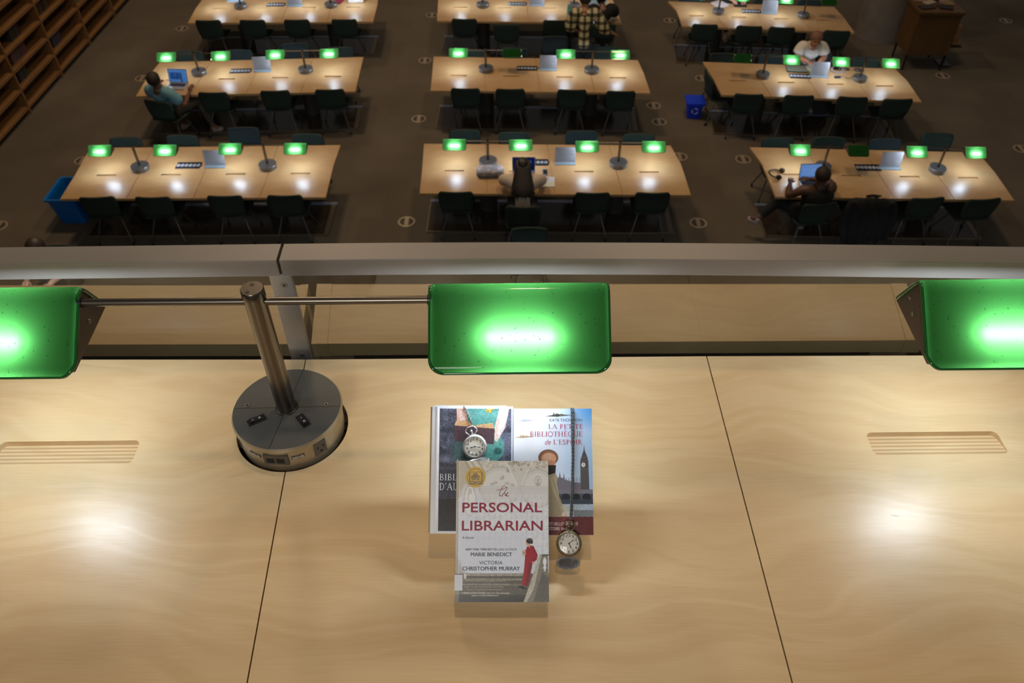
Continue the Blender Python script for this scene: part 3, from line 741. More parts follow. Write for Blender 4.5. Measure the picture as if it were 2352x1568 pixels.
p.rect(270, 700, 372, 1040, (222, 224, 230), .5, soft=20)
p.rect(270, 905, 700, 1150, (212, 216, 224), .75, soft=40)
# steps
p.rect(246, 1155, 842, 1330, (92, 88, 78), 1, soft=6)
p.poly([(246, 1035), (300, 1140), (320, 1155), (246, 1330)], (150, 140, 120), .5, soft=20)
for i, y in enumerate((1158, 1186, 1218, 1250, 1284)):
    p.rect(300-i*12, y, 690, y+11, (176-i*26, 168-i*25, 150-i*23), .9, soft=4)
p.grad(1285, (70, 66, 58), 1330, (34, 34, 36), mask=(p.Y > 1285)*1.0)
p.noise(60, .10, (246, 1155, 842, 1330))
p.rect(300, 1156, 316, 1186, (226, 222, 210), .8, soft=3)
# ramp wall and baluster
p.poly([(786, 1036), (836, 1036), (842, 1330), (680, 1330)], (128, 124, 112), 1)
p.poly([(786, 1036), (798, 1036), (745, 1250), (700, 1330), (680, 1330)], (182, 176, 160), 1)
p.poly([(800, 1150), (842, 1180), (842, 1330), (740, 1330)], (92, 88, 80), .8, soft=12); p.noise(70, .08, (680, 1036, 842, 1330))
p.rect(798, 1036, 842, 1046, (86, 82, 72), .8)
for (cy_, rx_, ry_) in ((1062, 5, 8), (1082, 12, 22), (1108, 7, 16), (1120, 11, 8), (1134, 5, 8)): p.ell(816, cy_, rx_, ry_, (226, 228, 228))
# lady in red
red, red2 = (158, 14, 34), (104, 10, 24)
p.poly([(704, 988), (722, 980), (742, 984), (770, 1038), (766, 1068), (738, 1094), (722, 1170), (708, 1226), (672, 1232), (668, 1222), (684, 1130), (690, 1048), (694, 1010)], red)
p.poly([(714, 1090), (736, 1094), (720, 1170), (706, 1228), (690, 1230)], red2, .7, soft=8); p.line([(742, 990), (764, 1040), (742, 1080)], 12, red2, .5, soft=5)
p.line([(756, 1035), (752, 1050)], 6, (190, 30, 44), .7)
p.ell(742, 1087, 8, 7, (206, 160, 130)); p.ell(708, 966, 13, 17, (212, 168, 140)); p.line([(716, 972), (718, 990)], 10, (206, 160, 130))
p.ell(719, 953, 21, 17, (40, 36, 36)); p.ell(733, 962, 8, 9, (40, 36, 36)); p.line([(700, 942), (738, 950)], 4, (120, 130, 128), .8)
p.poly([(670, 1016), (690, 1004), (696, 1034), (674, 1044)], (196, 178, 150)); p.line([(676, 1030), (694, 1022)], 3, (120, 90, 70)); p.ell(686, 1036, 8, 5, (206, 160, 130))
p.ell(664, 1238, 17, 6, (24, 20, 24)); p.ell(682, 1246, 16, 5, (24, 20, 24))
# spine fold gloss band and board colour at the left
p.rect(246, 446, 262, 1330, (168, 152, 124), .55, soft=6); p.line([(266, 446), (266, 1330)], 3, (236, 236, 234), .6)
p.ell(370, 550, 66, 66, (214, 176, 84)); p.ell(370, 550, 53, 53, (50, 66, 120), 1, ring=2.2); p.ell(370, 550, 51, 51, (220, 184, 92))
for k, q_ in enumerate((0, 5)):
    p.line([(330-q_+4, 520+q_), (330-q_+4, 576+q_), (364, 578+q_), (370, 584+q_), (376, 578+q_), (412+q_-4, 576+q_), (412+q_-4, 520+q_)], 2.2, (40, 60, 120))
p.line([(334, 520), (360, 516), (370, 524), (380, 516), (408, 520)], 2.2, (40, 60, 120))
p.C = np.clip(p.C*np.array([1.06, 1.08, 1.12]), 0, 1)
prF = p.mesh('cover_print', wF, hF, .0002, M['print'], bookF)
cv = Cover(x0, y0, x1, y1, wF, hF)
tb = MB(); zt = .0005
def tx(s, bx, mi=0, shear=0, off=0, sp=1.0): add_text(tb, s, cv.b(*bx), zt, mi, shear, off, sp)
tx('PERSONAL', (286, 712, 801, 774), 0, 0, .014); tx('LIBRARIAN', (284, 826, 804, 888), 0, 0, .014)
# swash "the"
def strokes(pts, w_, mi):
    for a_, b_ in zip(pts[:-1], pts[1:]):
        A_ = cv.b(a_[0], a_[1], a_[0], a_[1]); B_ = cv.b(b_[0], b_[1], b_[0], b_[1]); A2 = Vector(A_[:2]); B2 = Vector(B_[:2]); d = (B2-A2)
        if d.length < 1e-6: continue
        d.normalize(); n = Vector((-d.y, d.x))*w_/2; e = d*w_*.3
        vs = [tb.bm.verts.new((v.x, v.y, zt)) for v in (A2-n-e, B2-n+e, B2+n+e, A2+n-e)]; tb._f(vs, mi)
def bez(*c, n=14):
    out = []
    for i in range(n+1):
        t = i/n; q = [Vector(v) for v in c]
        while len(q) > 1: q = [q[k].lerp(q[k+1], t) for k in range(len(q)-1)]
        out.append((q[0].x, q[0].y))
    return out
th = .0009
strokes(bez((560, 604), (535, 610), (528, 650), (518, 672), (520, 680), (538, 664)), th, 0); strokes(bez((508, 634), (530, 628), (548, 630), (562, 620)), th*.8, 0)
strokes(bez((564, 616), (590, 606), (562, 640), (540, 674)), th, 0); strokes(bez((540, 674), (556, 640), (572, 640), (556, 674), (562, 678), (572, 662)), th, 0)
strokes(bez((566, 662), (590, 650), (588, 636), (566, 650), (562, 684), (586, 668)), th, 0)
tx('A Novel', (288, 925, 359, 940), 1, 0, .003); tx('NEW YORK TIMES', (309, 999, 446, 1012), 1, .2, .003); tx('BESTSELLING AUTHOR', (451, 999, 637, 1012), 1, 0, .003)
tx('MARIE BENEDICT', (343, 1025, 607, 1048), 1, 0, .003); tx('VICTORIA', (397, 1077, 546, 1099), 1, 0, .003); tx('CHRISTOPHER MURRAY', (291, 1112, 657, 1136), 1, 0, .003)
tx('\u201cThat Belle denied her true identity in order to', (300, 1194, 567, 1208), 2); tx('protect herself and her family from racial persecution', (278, 1214, 590, 1228), 2)
tx('speaks not only to her time but also to ours.', (304, 1231, 552, 1244), 2); tx('This is a compelling and important story.\u201d', (318, 1247, 552, 1260), 2)
tx('\u2014THERESE ANNE FOWLER,', (272, 1269, 441, 1281), 3, 0, .02); tx('New York Times bestselling', (446, 1269, 592, 1282), 3, .15, .01); tx('author of', (349, 1284, 400, 1294), 3, .15, .01); tx('A Good Neighborhood', (404, 1284, 519, 1296), 3, .2, .02)
for s_, bx in (('GOOD', (353, 527, 384, 537)), ('MORNING', (343, 538, 395, 548)), ('AMERICA', (340, 549, 398, 560)), ('BOOK CLUB', (345, 563, 394, 570))): tx(s_, bx, 4, 0, .03)
tx('A GMA BOOK CLUB PICK', (322, 588, 418, 596), 4, 0, .01)
tb.build('cover_lettering', [colmat('crimson_ink', (150, 22, 62)), colmat('slate_ink', (58, 74, 92)), colmat('grey_white_ink', (196, 192, 184)), colmat('white_ink', (226, 224, 220)), colmat('navy_ink', (36, 56, 118))], bookF, smooth=0)
b = MB(); b.box((0, 0, -.0016), (wF, hF, .0030), bev=.0008); b.box((0, 0, -tF+.0015), (wF, hF, .003), bev=.0008); b.box((-wF/2+.0012, 0, -tF/2), (.0024, hF, tF-.002)); b.build('book_board', mat('grey_board', srgb(150, 142, 126), .4), bookF, smooth=0)
b = MB(); b.box((.001, 0, -tF/2), (wF-.006, hF-.006, tF-.006)); b.build('page_block', M['page'], bookF, smooth=0)
b = MB(); bx = cv.b(243, 1162, 292, 1259); b.box(((bx[0]+bx[2])/2, (bx[1]+bx[3])/2, .0008), (bx[2]-bx[0], bx[3]-bx[1], .0004)); b.box((bx[0]-.0002, (bx[1]+bx[3])/2, -.008), (.0006, bx[3]-bx[1], .017)); b.build('spine_sticker', mat('sticker_white', srgb(216, 222, 234), .3), bookF, smooth=0)

# --- left book
cL = PD(1084, 1077.5, 1.447); wL, hL, tL = .1480, .2270, .022
bookL = thing('book', 'white edged hardback picturing a teal dress and open book, left behind the front novel', 'book', mtx=plane_mtx(cL+Vector((0, 0, 0)), R(-.2)))
x0, y0, x1, y1 = 122, 104, 604, 898
p = Paint(x0, y0, x1, y1, 240, 396, (70, 70, 84))
p.grad(104, (84, 86, 100), 380, (76, 80, 96)); p.noise(100, .35); p.noise(14, .25)
p.rect(122, 230, 604, 260, (48, 50, 62), .6, soft=18); p.ell(560, 350, 60, 70, (118, 124, 150), .6, soft=50); p.ell(175, 440, 60, 30, (150, 154, 176), .5, soft=30)
p.rect(122, 455, 604, 690, (62, 60, 70), .8, soft=18); p.rect(122, 480, 604, 500, (98, 98, 110), .5, soft=10); p.rect(122, 685, 604, 898, (44, 38, 38), .95, soft=12)
for x in (185, 245, 330, 420): p.line([(x, 690), (x, 898)], 5, (30, 26, 28), .7, soft=4)
p.noise(90, .15)
teal = (92, 156, 150)
p.poly([(290, 104), (510, 104), (505, 230), (520, 280), (545, 330), (545, 400), (500, 445), (250, 460), (215, 430), (225, 330), (280, 240)], teal, 1, soft=4)
p.ell(250, 380, 60, 90, (66, 84, 92), .75, soft=40); p.ell(505, 380, 25, 22, (44, 84, 84), .8, soft=8); p.line([(530, 300), (500, 400)], 4, (60, 120, 116), .6)
p.rect(300, 120, 500, 160, (120, 176, 172), .5, soft=30)
p.poly([(232, 104), (296, 104), (306, 200), (236, 240)], (228, 178, 158), 1, soft=4); p.poly([(250, 120), (285, 120), (292, 200), (262, 215)], (236, 220, 220), .8, soft=12)
p.poly([(512, 104), (578, 104), (552, 230), (500, 320), (482, 310), (482, 230)], (226, 200, 192), 1, soft=4); p.poly([(530, 110), (570, 110), (545, 220), (500, 300)], (240, 236, 240), .7, soft=14)
p.poly([(228, 186), (300, 180), (350, 215), (400, 205), (472, 198), (478, 238), (218, 216)], (208, 168, 124)); p.line([(240, 200), (330, 215)], 2, (160, 120, 86)); p.line([(400, 214), (470, 208)], 2, (160, 120, 86)); p.line([(400, 222), (472, 220)], 2, (160, 120, 86))
p.poly([(218, 214), (484, 234), (478, 336), (222, 316)], (84, 62, 70)); p.noise(50, .10); p.rect(240, 240, 320, 300, (60, 44, 54), .5, soft=30)
# woven star badge
st_ = [(415, 105), (487, 105), (475, 112), (462, 118), (457, 137), (441, 124), (415, 125), (424, 112)]
p.poly([(418, 127), (430, 104), (470, 104), (456, 138), (438, 124)], (226, 186, 86)); p.line([(416, 126), (488, 108)], 2, (70, 60, 40)); p.line([(424, 104), (456, 138), (466, 104)], 2, (70, 60, 40)); p.poly([(456, 116), (488, 104), (470, 104)], (226, 186, 86))
p.rect(592, 104, 604, 898, (226, 230, 240)); p.rect(122, 889, 604, 898, (226, 230, 238))
pw = wL*(604-122)/(604-70); ox = wL/2-pw/2
prL = p.mesh('cover_print', pw, hL-.006, .0002, M['print'], bookL); prL.location = (ox, -.001, 0)
cv = Cover(x0, y0, x1, y1, pw, hL-.006); tb = MB(); zt = .0005
V, Fc = serif_geo('ANTONIO G ITURBE'.replace('G', 'O'), .78) if False else serif_geo("ANTO", .78); add_geo(tb, V, Fc, cv.b(230, 432, 318, 455), zt, 0)
V, Fc = serif_geo("TURBE"); add_geo(tb, V, Fc, cv.b(412, 437, 496, 455), zt, 0)
V, Fc = serif_geo("LA", .8); add_geo(tb, V, Fc, cv.b(330, 480, 372, 505), zt, 0)
V, Fc = serif_geo("BIBLIOTH\u00c8"); add_geo(tb, V, Fc, cv.b(127, 514, 410, 569), zt, 0)
V, Fc = serif_geo("D'AU"); add_geo(tb, V, Fc, cv.b(127, 584, 250, 631), zt, 0)
o = tb.build('cover_lettering', colmat('pale_ink', (216, 220, 226)), bookL, smooth=0); o.location = (ox, -.001, 0)
b = MB(); b.box((0, 0, -.0016), (wL, hL, .0030), bev=.0008); b.box((0, 0, -tL+.0015), (wL, hL, .003), bev=.0008)
b.cyl((-wL/2+.010, -hL/2+.0006, -.0046), (-wL/2+.010, hL/2-.0006, -.0046), .0056, n=20)
b.box((-wL/2+.001, 0, -tL/2), (.003, hL, tL-.004), bev=.0005); b.build('book_board', M['spine'], bookL, smooth=30)
b = MB(); b.box((-wL/2-.0012, 0, -tL/2-.001), (.0030, hL-.002, tL-.001)); b.build('spine_edge', M['tanedge'], bookL, smooth=0)
b = MB(); b.box((-.004, .003, -tL/2), (wL-.016, hL-.002, tL-.006)); b.build('page_block', M['white'], bookL, smooth=0)

# --- right book
cR = PD(1269.5, 1081.5, 1.445); wR, hR, tR = .1440, .2250, .021
bookR = thing('book', 'white and blue paperback with a clock tower skyline, right behind the front novel', 'book', mtx=plane_mtx(cR))
x0, y0, x1, y1 = 612, 104, 1125, 908
p = Paint(x0, y0, x1, y1, 256, 400, (236, 240, 250))
t_ = np.clip((p.X-760)/360, 0, 1)*np.clip(.55+(p.Y-104)/900, 0, 1); t_ = np.clip(t_+np.clip((p.X-880)/240, 0, 1)*np.clip((260-p.Y)/160, 0, 1)*.8, 0, 1)
p.blend(t_, (146, 182, 220)); p.blend(np.clip((p.X-960)/170, 0, 1)*np.clip((240-p.Y)/136, 0, 1), (66, 138, 208), .9); p.blend(np.clip((p.Y-420)/250, 0, 1), (206, 220, 236), .35); p.noise(5, .03)
def plane(cx_, cy_, s_, c):
    p.poly([(cx_-85*s_, cy_+7*s_), (cx_, cy_-8*s_), (cx_+92*s_, cy_-3*s_), (cx_+92*s_, cy_), (cx_, cy_+9*s_)], c, .95); p.ell(cx_, cy_-1, 16*s_, 11*s_, c); p.ell(cx_-24*s_, cy_, 8*s_, 7*s_, c); p.ell(cx_+30*s_, cy_-4*s_, 8*s_, 7*s_, c); p.ell(cx_-22*s_, cy_-12*s_, 4*s_, 6*s_, c)
plane(900, 148, .95, (70, 66, 60)); p.ell(926, 147, 4, 3, (226, 150, 80)); plane(692, 182, .72, (176, 178, 192)); plane(680, 287, .72, (184, 152, 120))
# tower
tw = (78, 74, 78)
p.poly([(1072, 340), (1076, 375), (1088, 405), (1098, 440), (1102, 625), (1046, 625), (1047, 440), (1058, 405), (1068, 375)], tw, 1, soft=3)
p.ell(1066, 466, 13, 15, (216, 214, 210)); p.line([(1066, 466), (1066, 456)], 2, (40, 40, 40)); p.line([(1066, 466), (1073, 470)], 2, (40, 40, 40))
for x in (1052, 1060, 1068, 1076, 1084, 1092): p.line([(x, 490), (x, 620)], 2, (124, 116, 112), .8)
for y in (420, 440, 492): p.line([(1046, y), (1100, y)], 3, (130, 122, 116), .8)
# palace skyline and bridge
ph = (104, 100, 112)
p.poly([(860, 560), (880, 540), (886, 512), (892, 545), (908, 548), (914, 512), (920, 548), (936, 550), (941, 520), (946, 560), (1000, 575), (1046, 580), (1046, 640), (860, 640)], ph, .95, soft=4)
for x in range(868, 1046, 9): p.line([(x, 556), (x, 630)], 2, (150, 146, 152), .5)
for x in range(870, 1046, 17): p.line([(x, 570), (x, 548)], 3, ph, .9)
p.rect(860, 622, 1125, 648, (120, 118, 128), .95)
p.rect(860, 648, 1125, 715, (70, 76, 88), .95)
for cx_ in (890, 950, 1015, 1085): p.ell(cx_, 672, 28, 24, (34, 38, 46), 1)
p.rect(860, 684, 1125, 716, (56, 66, 80), .9, soft=5)
p.rect(860, 716, 1125, 760, (168, 184, 200), .95, soft=8); p.rect(1000, 752, 1125, 796, (112, 118, 122), .9, soft=5); p.noise(80, .10, (860, 700, 1125, 796))
# walking lady: straw hat, dark hair, coat
p.ell(841, 420, 64, 52, (124, 84, 62)); p.ell(841, 420, 58, 46, (150, 104, 78))
for k in range(26):
    a_ = 2*PI*k/26; p.line([(841+48*math.cos(a_), 420+36*math.sin(a_)), (841+61*math.cos(a_), 420+49*math.sin(a_))], 2.5, (92, 62, 46), .8)
p.ell(843, 428, 47, 40, (214, 158, 124)); p.ell(836, 416, 26, 22, (230, 182, 150), .8, soft=10); p.poly([(798, 440), (888, 440), (880, 474), (806, 470)], (196, 138, 106), .9, soft=5)
p.poly([(800, 470), (890, 468), (886, 515), (862, 540), (812, 530)], (46, 40, 40), 1, soft=3)
coat = (168, 156, 128)
p.poly([(800, 545), (846, 530), (884, 520), (902, 548), (894, 580), (910, 668), (946, 768), (960, 796), (800, 796)], coat, 1, soft=3)
p.poly([(846, 560), (870, 640), (905, 700), (925, 770), (900, 796), (850, 796)], (132, 120, 96), .6, soft=12); p.line([(870, 560), (900, 660), (938, 770)], 5, (116, 104, 84), .6, soft=3); p.line([(846, 545), (884, 530)], 4, (110, 96, 76), .7)
p.ell(938, 778, 12, 13, (222, 190, 186)); p.poly([(920, 730), (960, 722), (1000, 760), (990, 796), (946, 796)], (190, 180, 158), .6, soft=8)
p.rect(612, 794, 1125, 908, (96, 40, 42), 1); p.poly([(900, 908), (930, 796), (990, 796), (960, 908)], (132, 52, 52), .5, soft=20)
for x in (936, 950, 962, 976): p.line([(x, 796), (x-14, 860)], 3, (150, 66, 62), .6)
p.noise(60, .08, (612, 794, 1125, 908)); p.poly([(842, 880), (880, 858), (900, 908), (842, 908)], (66, 26, 30), .5, soft=6)
p.rect(612, 104, 617, 908, (66, 100, 150), .9)
prR = p.mesh('cover_print', wR, hR, .0002, M['print'], bookR)
cv = Cover(x0, y0, x1, y1, wR, hR); tb = MB()
tx('KATE THOMPSON', (851, 169, 1062, 187), 1, 0, 0)
for s_, bx in (('LA PETITE', (844, 204, 1066, 236)), ("BIBLIOTH\u00c8QUE", (724, 242, 1064, 292)), ("L'ESPOIR", (874, 304, 1062, 336))):
    V, Fc = serif_geo(s_); add_geo(tb, V, Fc, cv.b(*bx), zt, 0)
tx('de', (820, 303, 858, 336), 0, .35, -.004)
tx('ST-SELLER INSPIR\u00c9', (844, 823, 1027, 847), 2, 0, .0); tx('STOIRE VRAIE', (842, 858, 975, 878), 2, 0, .0)
tb.build('cover_lettering', [colmat('rose_ink', (176, 44, 88)), colmat('dark_slate_ink', (66, 74, 90)), colmat('soft_white_ink', (226, 206, 204))], bookR, smooth=0)
b = MB(); b.box((0, 0, -.0005), (wR, hR, .0010)); b.box((0, 0, -tR+.0005), (wR, hR, .001)); b.box((-wR/2+.0004, 0, -tR/2), (.0008, hR, tR-.001)); b.build('book_cover', mat('paper_cover', srgb(190, 206, 226), .35), bookR, smooth=0)
b = MB(); b.box((.0005, 0, -tR/2), (wR-.003, hR-.002, tR-.003)); b.build('page_block', M['page'], bookR, smooth=0)

# easel that carries the books (clear acrylic, wholly behind them)
es = thing('book_easel', 'clear acrylic easel hidden behind the three leaning books', 'stand', mtx=plane_mtx(PD(1176, 1081, 1.446)))
b = MB(); b.box((0, -.005, -tL-.0040), (.19, .17, .003)); b.build('back_plate', M['acryl'], es, smooth=0)
for s_ in (-1, 1):
    p0 = plane_mtx(PD(1176, 1081, 1.446)) @ Vector((s_*.07, .05, -tL-.004)); inv = plane_mtx(PD(1176, 1081, 1.446)).inverted()
    b = MB(); b.cyl(inv @ p0, inv @ Vector((p0.x, p0.y+.02, ZD+.001)), .003, n=10); b.cyl((s_*.07, -.085, -tL-.004), inv @ Vector((p0.x, cL.y-.055, ZD+.001)), .003, n=10); b.build('easel_leg', M['acryl'], es)

# ================================================================== pocket watches
def link_chain(mb, pts, pitch=.0032, R0=.0019, r=.0007, mi=0):
    pts = [Vector(p_) for p_ in pts]; seg = [(b_-a_).length for a_, b_ in zip(pts[:-1], pts[1:])]; tot = sum(seg); n = int(tot/pitch)
    for k in range(n):
        s_ = (k+.5)*pitch; i = 0
        while i < len(seg)-1 and s_ > seg[i]: s_ -= seg[i]; i += 1
        c = pts[i].lerp(pts[i+1], min(s_/seg[i], 1)); t = (pts[i+1]-pts[i]).normalized(); u = t.orthogonal().normalized(); v = t.cross(u)
        side = (u*math.cos(k*PI/2+.5)+v*math.sin(k*PI/2+.5))
        mb.torus(c, t, side, R0*1.25, r, 10, 5, mi, ry=R0*.75)
def watch(label, mtx, metal, hour, minute, lid_angle, chain_pts, scale=1.0, logo=None):
    t = thing('pocket_watch', label, 'watch', mtx=mtx, group='pocket watches on the books'); rr = .0205*scale
    b = MB(); b.lathe([(0, -.0045), (rr*.8, -.0042), (rr*1.0, -.002), (rr*1.07, .0005), (rr*1.07, .002), (rr*.99, .0036), (rr*.90, .0040), (rr*.86, .0028)], 64)
    for k in range(72):
        a_ = 2*PI*k/72; b.ell((rr*1.06*math.cos(a_), rr*1.06*math.sin(a_), .0012), (.0008, .0008, .0014), 6, 5)
    case = b.build('watch_case', M[metal], t, smooth=50)
    b = MB(); b.cyl((0, 0, .0016), (0, 0, .0022), rr*.87, n=64); di = b.build('watch_dial', M['dial'], t, smooth=30)
    b = MB()
    for k in range(1, 13):
        a_ = PI/2-2*PI*k/12; c = (rr*.68*math.cos(a_), rr*.68*math.sin(a_)); hw = rr*(.085 if k < 10 else .13); hh = rr*.115
        add_text(b, str(k), (c[0]-hw*(.45 if k == 1 else 1), c[1]-hh, c[0]+hw*(.45 if k == 1 else 1), c[1]+hh), .0024, 0, 0, .012)
    for k in range(60):
        a_ = 2*PI*k/60; q = Matrix.Rotation(a_, 3, 'Z'); b.box(q @ Vector((rr*.82, 0, .00235)), (rr*.035, rr*.012, .0001), q)
    b.build('dial_numerals', M['ink'], di, smooth=0)
    def hand(ang, ln, wd, z, nm, tail=.15):
        q = Matrix.Rotation(PI/2-ang, 3, 'Z'); b = MB(); pts = [(-ln*tail, -wd*.5), (0, -wd), (ln*.5, -wd*.7), (ln*.62, -wd*2.0), (ln*.74, -wd*.6), (ln, 0), (ln*.74, wd*.6), (ln*.62, wd*2.0), (ln*.5, wd*.7), (0, wd), (-ln*tail, wd*.5)]
        vs = [(q @ Vector((x, y, 0))) for x, y in pts]; b.prism([(v.x, v.y) for v in vs], z, z+.0002); b.build(nm, M['ink'], di, smooth=0)
    hand(2*PI*hour/12, rr*.50, rr*.035, .0026, 'hour_hand'); hand(2*PI*minute/60, rr*.66, rr*.022, .0029, 'minute_hand')
    b = MB(); b.cyl((0, 0, .0022), (0, 0, .0034), rr*.06, n=12); b.build('hand_pin', M['ink'], di)
    b = MB(); b.cyl((0, rr*1.02, 0), (0, rr*1.20, 0), .0021, n=14); b.cyl((0, rr*1.18, 0), (0, rr*1.24, 0), .0031, n=14); b.ell((0, rr*1.37, 0), (.0032, .0027, .0032), 14, 8); b.ell((0, rr*1.52, 0), (.0018, .0014, .0018), 10, 6); b.build('crown', M[metal], t, smooth=50)
    b = MB(); pts = []
    for k in range(28):
        a_ = 2*PI*k/28; w_ = 1+.07*math.cos(6*a_); pts.append((.0098*math.cos(a_)*w_*scale, rr*1.44+.0076*math.sin(a_)*w_*scale, .0004))
    b.tube(pts, [.0011+.0004*(k % 2) for k in range(28)], 8, closed=True)
    for k in range(10):
        a_ = 2*PI*k/10+.3; b.ell((.0104*math.cos(a_)*scale, rr*1.44+.0082*math.sin(a_)*scale, .0004), (.0013, .0013, .0013), 8, 6)
    b.build('bow_ring', M[metal], t, smooth=60)
    b = MB(); ln = []
    def lp(r_, a_, z):   # lid local: hinge at y=-rr*1.02
        return Vector((r_*math.cos(a_), -rr*1.06-(rr*1.04)+r_*math.sin(a_), z))
    q = Matrix.Translation((0, -rr*1.06, .0005)) @ Matrix.Rotation(lid_angle, 4, 'X') @ Matrix.Translation((0, rr*1.06, -.0005))
    prof = [(rr*1.04, 0), (rr*1.04, .0012), (rr*.98, .0016), (rr*.93, .0006), (rr*.6, -.0014), (0.0001, -.0022)]
    rings = [[b.bm.verts.new(q @ lp(r_, 2*PI*k/56, z+.0005)) for k in range(56)] for r_, z in prof]; b.skin(rings, True, 0)
    back = [(rr*1.04, 0), (rr*.98, -.0014), (rr*.6, -.0030), (.0001, -.0036)]
    rings = [[b.bm.verts.new(q @ lp(r_, 2*PI*k/56, z+.0005)) for k in range(56)] for r_, z in back]; b.skin(rings, True, 0)
    lid = b.build('watch_lid', M['hammer'] if metal == 'brass' else M[metal], t, smooth=60)
    b = MB(); b.cyl((-.0035, -rr*1.07, .0005), (.0035, -rr*1.07, .0005), .0012, n=10); b.build('hinge', M['brass'], t)
    b = MB()
    for cpts in chain_pts: link_chain(b, cpts)
    ch = b.build('chain', mat('chain_metal_'+metal, srgb(128, 132, 136), .4, metal=.7), t, smooth=60)
    b = MB(); rings = []; ph = [(rr*.86, .0030), (rr*.6, .0042), (rr*.3, .0048), (.0001, .0050)]
    b.lathe(ph, 48); b.build('watch_crystal', clear('crystal_'+metal, (1, 1, 1, 1), .8), t, smooth=80)
    return t
# left watch lies on the left book
up = .0055
mL = bookL.matrix_world
def on_plane(px, py, base, h):
    """photo pixel -> point at height h above a cover plane"""
    n = NV; o_ = base+n*h; a = (px-1176)/FPX; bb = (py-784)/FPX; d = Vector((a, CP-bb*SP, -(SP+bb*CP))); c0 = Vector((0, 0, ZC))
    t = (o_-c0).dot(n)/d.dot(n); return c0+d*t
w1 = on_plane(1090.5, 1025.5, cL, up); m1 = plane_mtx(w1, R(13)); i1 = m1.inverted()
top1 = i1 @ on_plane(1084, 972, cL, .002); mid1 = i1 @ on_plane(1075, 951, cL, .002); end1 = i1 @ on_plane(1068, 935, cL, .0025); over1 = i1 @ (on_plane(1066, 932, cL, -.004))
watch('silver pocket watch lying on the left book just above the front novel', m1, 'watch', 8.95, 18.5, R(-72), [[top1, mid1, end1, over1]], 1.0)
w2 = on_plane(1306.8, 1247.5, cR, up+.001); m2 = plane_mtx(w2, R(-1), R(0)); i2 = m2.inverted()
pts_a = [i2 @ on_plane(x, y, cR, h) for x, y, h in ((1309, 1199, .003), (1310, 1185, .002), (1313, 1120, .002), (1314.5, 1050, .002), (1313, 980, .002), (1312, 939, .002), (1312, 937, -.004))]
pts_b = [i2 @ on_plane(x, y, cR, h) for x, y, h in ((1310, 1199, .003), (1313.5, 1185, .002), (1316, 1120, .003), (1317, 1050, .002), (1317, 980, .003), (1316.5, 939, .002), (1316.5, 937, -.004))]
watch('antique brass pocket watch hanging on a long chain below the right book', m2, 'brass', 5.18, 8.6, R(54), [pts_a, pts_b], 1.02)
# ================================================================== READING ROOM BELOW
ZT = .74
# --- chair prototype: origin on the floor under the seat, facing +Y
def make_chair(shell):
    t = thing('chair', None, 'chair')
    def sweep(prof, widths, nx=10, dish=.03):
        b = MB(); rows = []
        for (y, z), w_ in zip(prof, widths):
            row = []
            for i in range(nx+1):
                u = -1+2*i/nx; row.append((u*w_/2, y+dish*u*u, z+.0*u*u))
            rows.append(row)
        b.grid(rows); return b
    th_ = .026
    back = [(-.205, .46), (-.225, .56), (-.240, .66), (-.250, .74), (-.254, .78), (-.255, .805), (-.255, .815)]
    o = sweep(back, [.40, .445, .465, .47, .462, .43, .38]).build('backrest', shell, t, smooth=60, solid=th_)
    seat = [(.225, .425), (.215, .440), (.10, .447), (-.05, .440), (-.15, .440), (-.19, .448), (-.208, .470)]
    sweep(seat, [.40, .45, .47, .46, .44, .42, .40], dish=.0).build('seat', shell, t, smooth=60, solid=th_)
    b = MB(); b.box((0, 0, .412), (.30, .26, .03)); b.build('seat_frame', M['chairleg'], t)
    for sx_ in (-1, 1):
        for sy_ in (-1, 1):
            b = MB(); top = (sx_*.13, sy_*.08, .41); bot = (sx_*.235, sy_*.225, .055); b.cyl(top, bot, .012, .010, 8)
            b.ell((bot[0], bot[1], .030), (.016, .030, .030), 8, 6, mi=1); b.build('leg', [M['chairleg'], M['black']], t, smooth=50)
    return t
proto_g = make_chair(M['chair']); proto_t = make_chair(M['chair2'])
_used = {'g': False, 't': False}; nchair = 0
def chair(x, y, rz, label, group, col='g'):
    pr = proto_g if col == 'g' else proto_t
    if not _used[col]: o = pr; _used[col] = True
    else: o = copy_tree(pr)
    o.location = (x, y, 0); o.rotation_euler = (0, 0, rz); tag(o, label, 'chair', group); return o
CH = {}
def chair_px(px, py, rz, label, group, col='g', ztop=.815, tab=None, side=1, gap=0):
    """chair whose back's top edge centre is seen at (px, py)"""
    p_ = P(px, py, ztop); q = Matrix.Rotation(rz, 3, 'Z') @ Vector((0, .255, 0))
    if tab:      # the backrest stays clear of the table edge
        BL, ML, FL, FR, MR, BR = TABLES[tab][3]; a_, b_ = (FL, FR) if side > 0 else (BL, BR); d = (b_-a_).normalized(); n = Vector((-d.y, d.x, 0)); k = (p_-a_).dot(n)
        lim = .075+gap+.235*abs(math.sin(rz-math.atan2(d.y, d.x)))
        if side > 0 and k > -lim: p_ = p_-n*(k+lim)
        if side < 0 and k < lim: p_ = p_+n*(lim-k)
    return chair(p_.x+q.x, p_.y+q.y, rz, label, group, col)

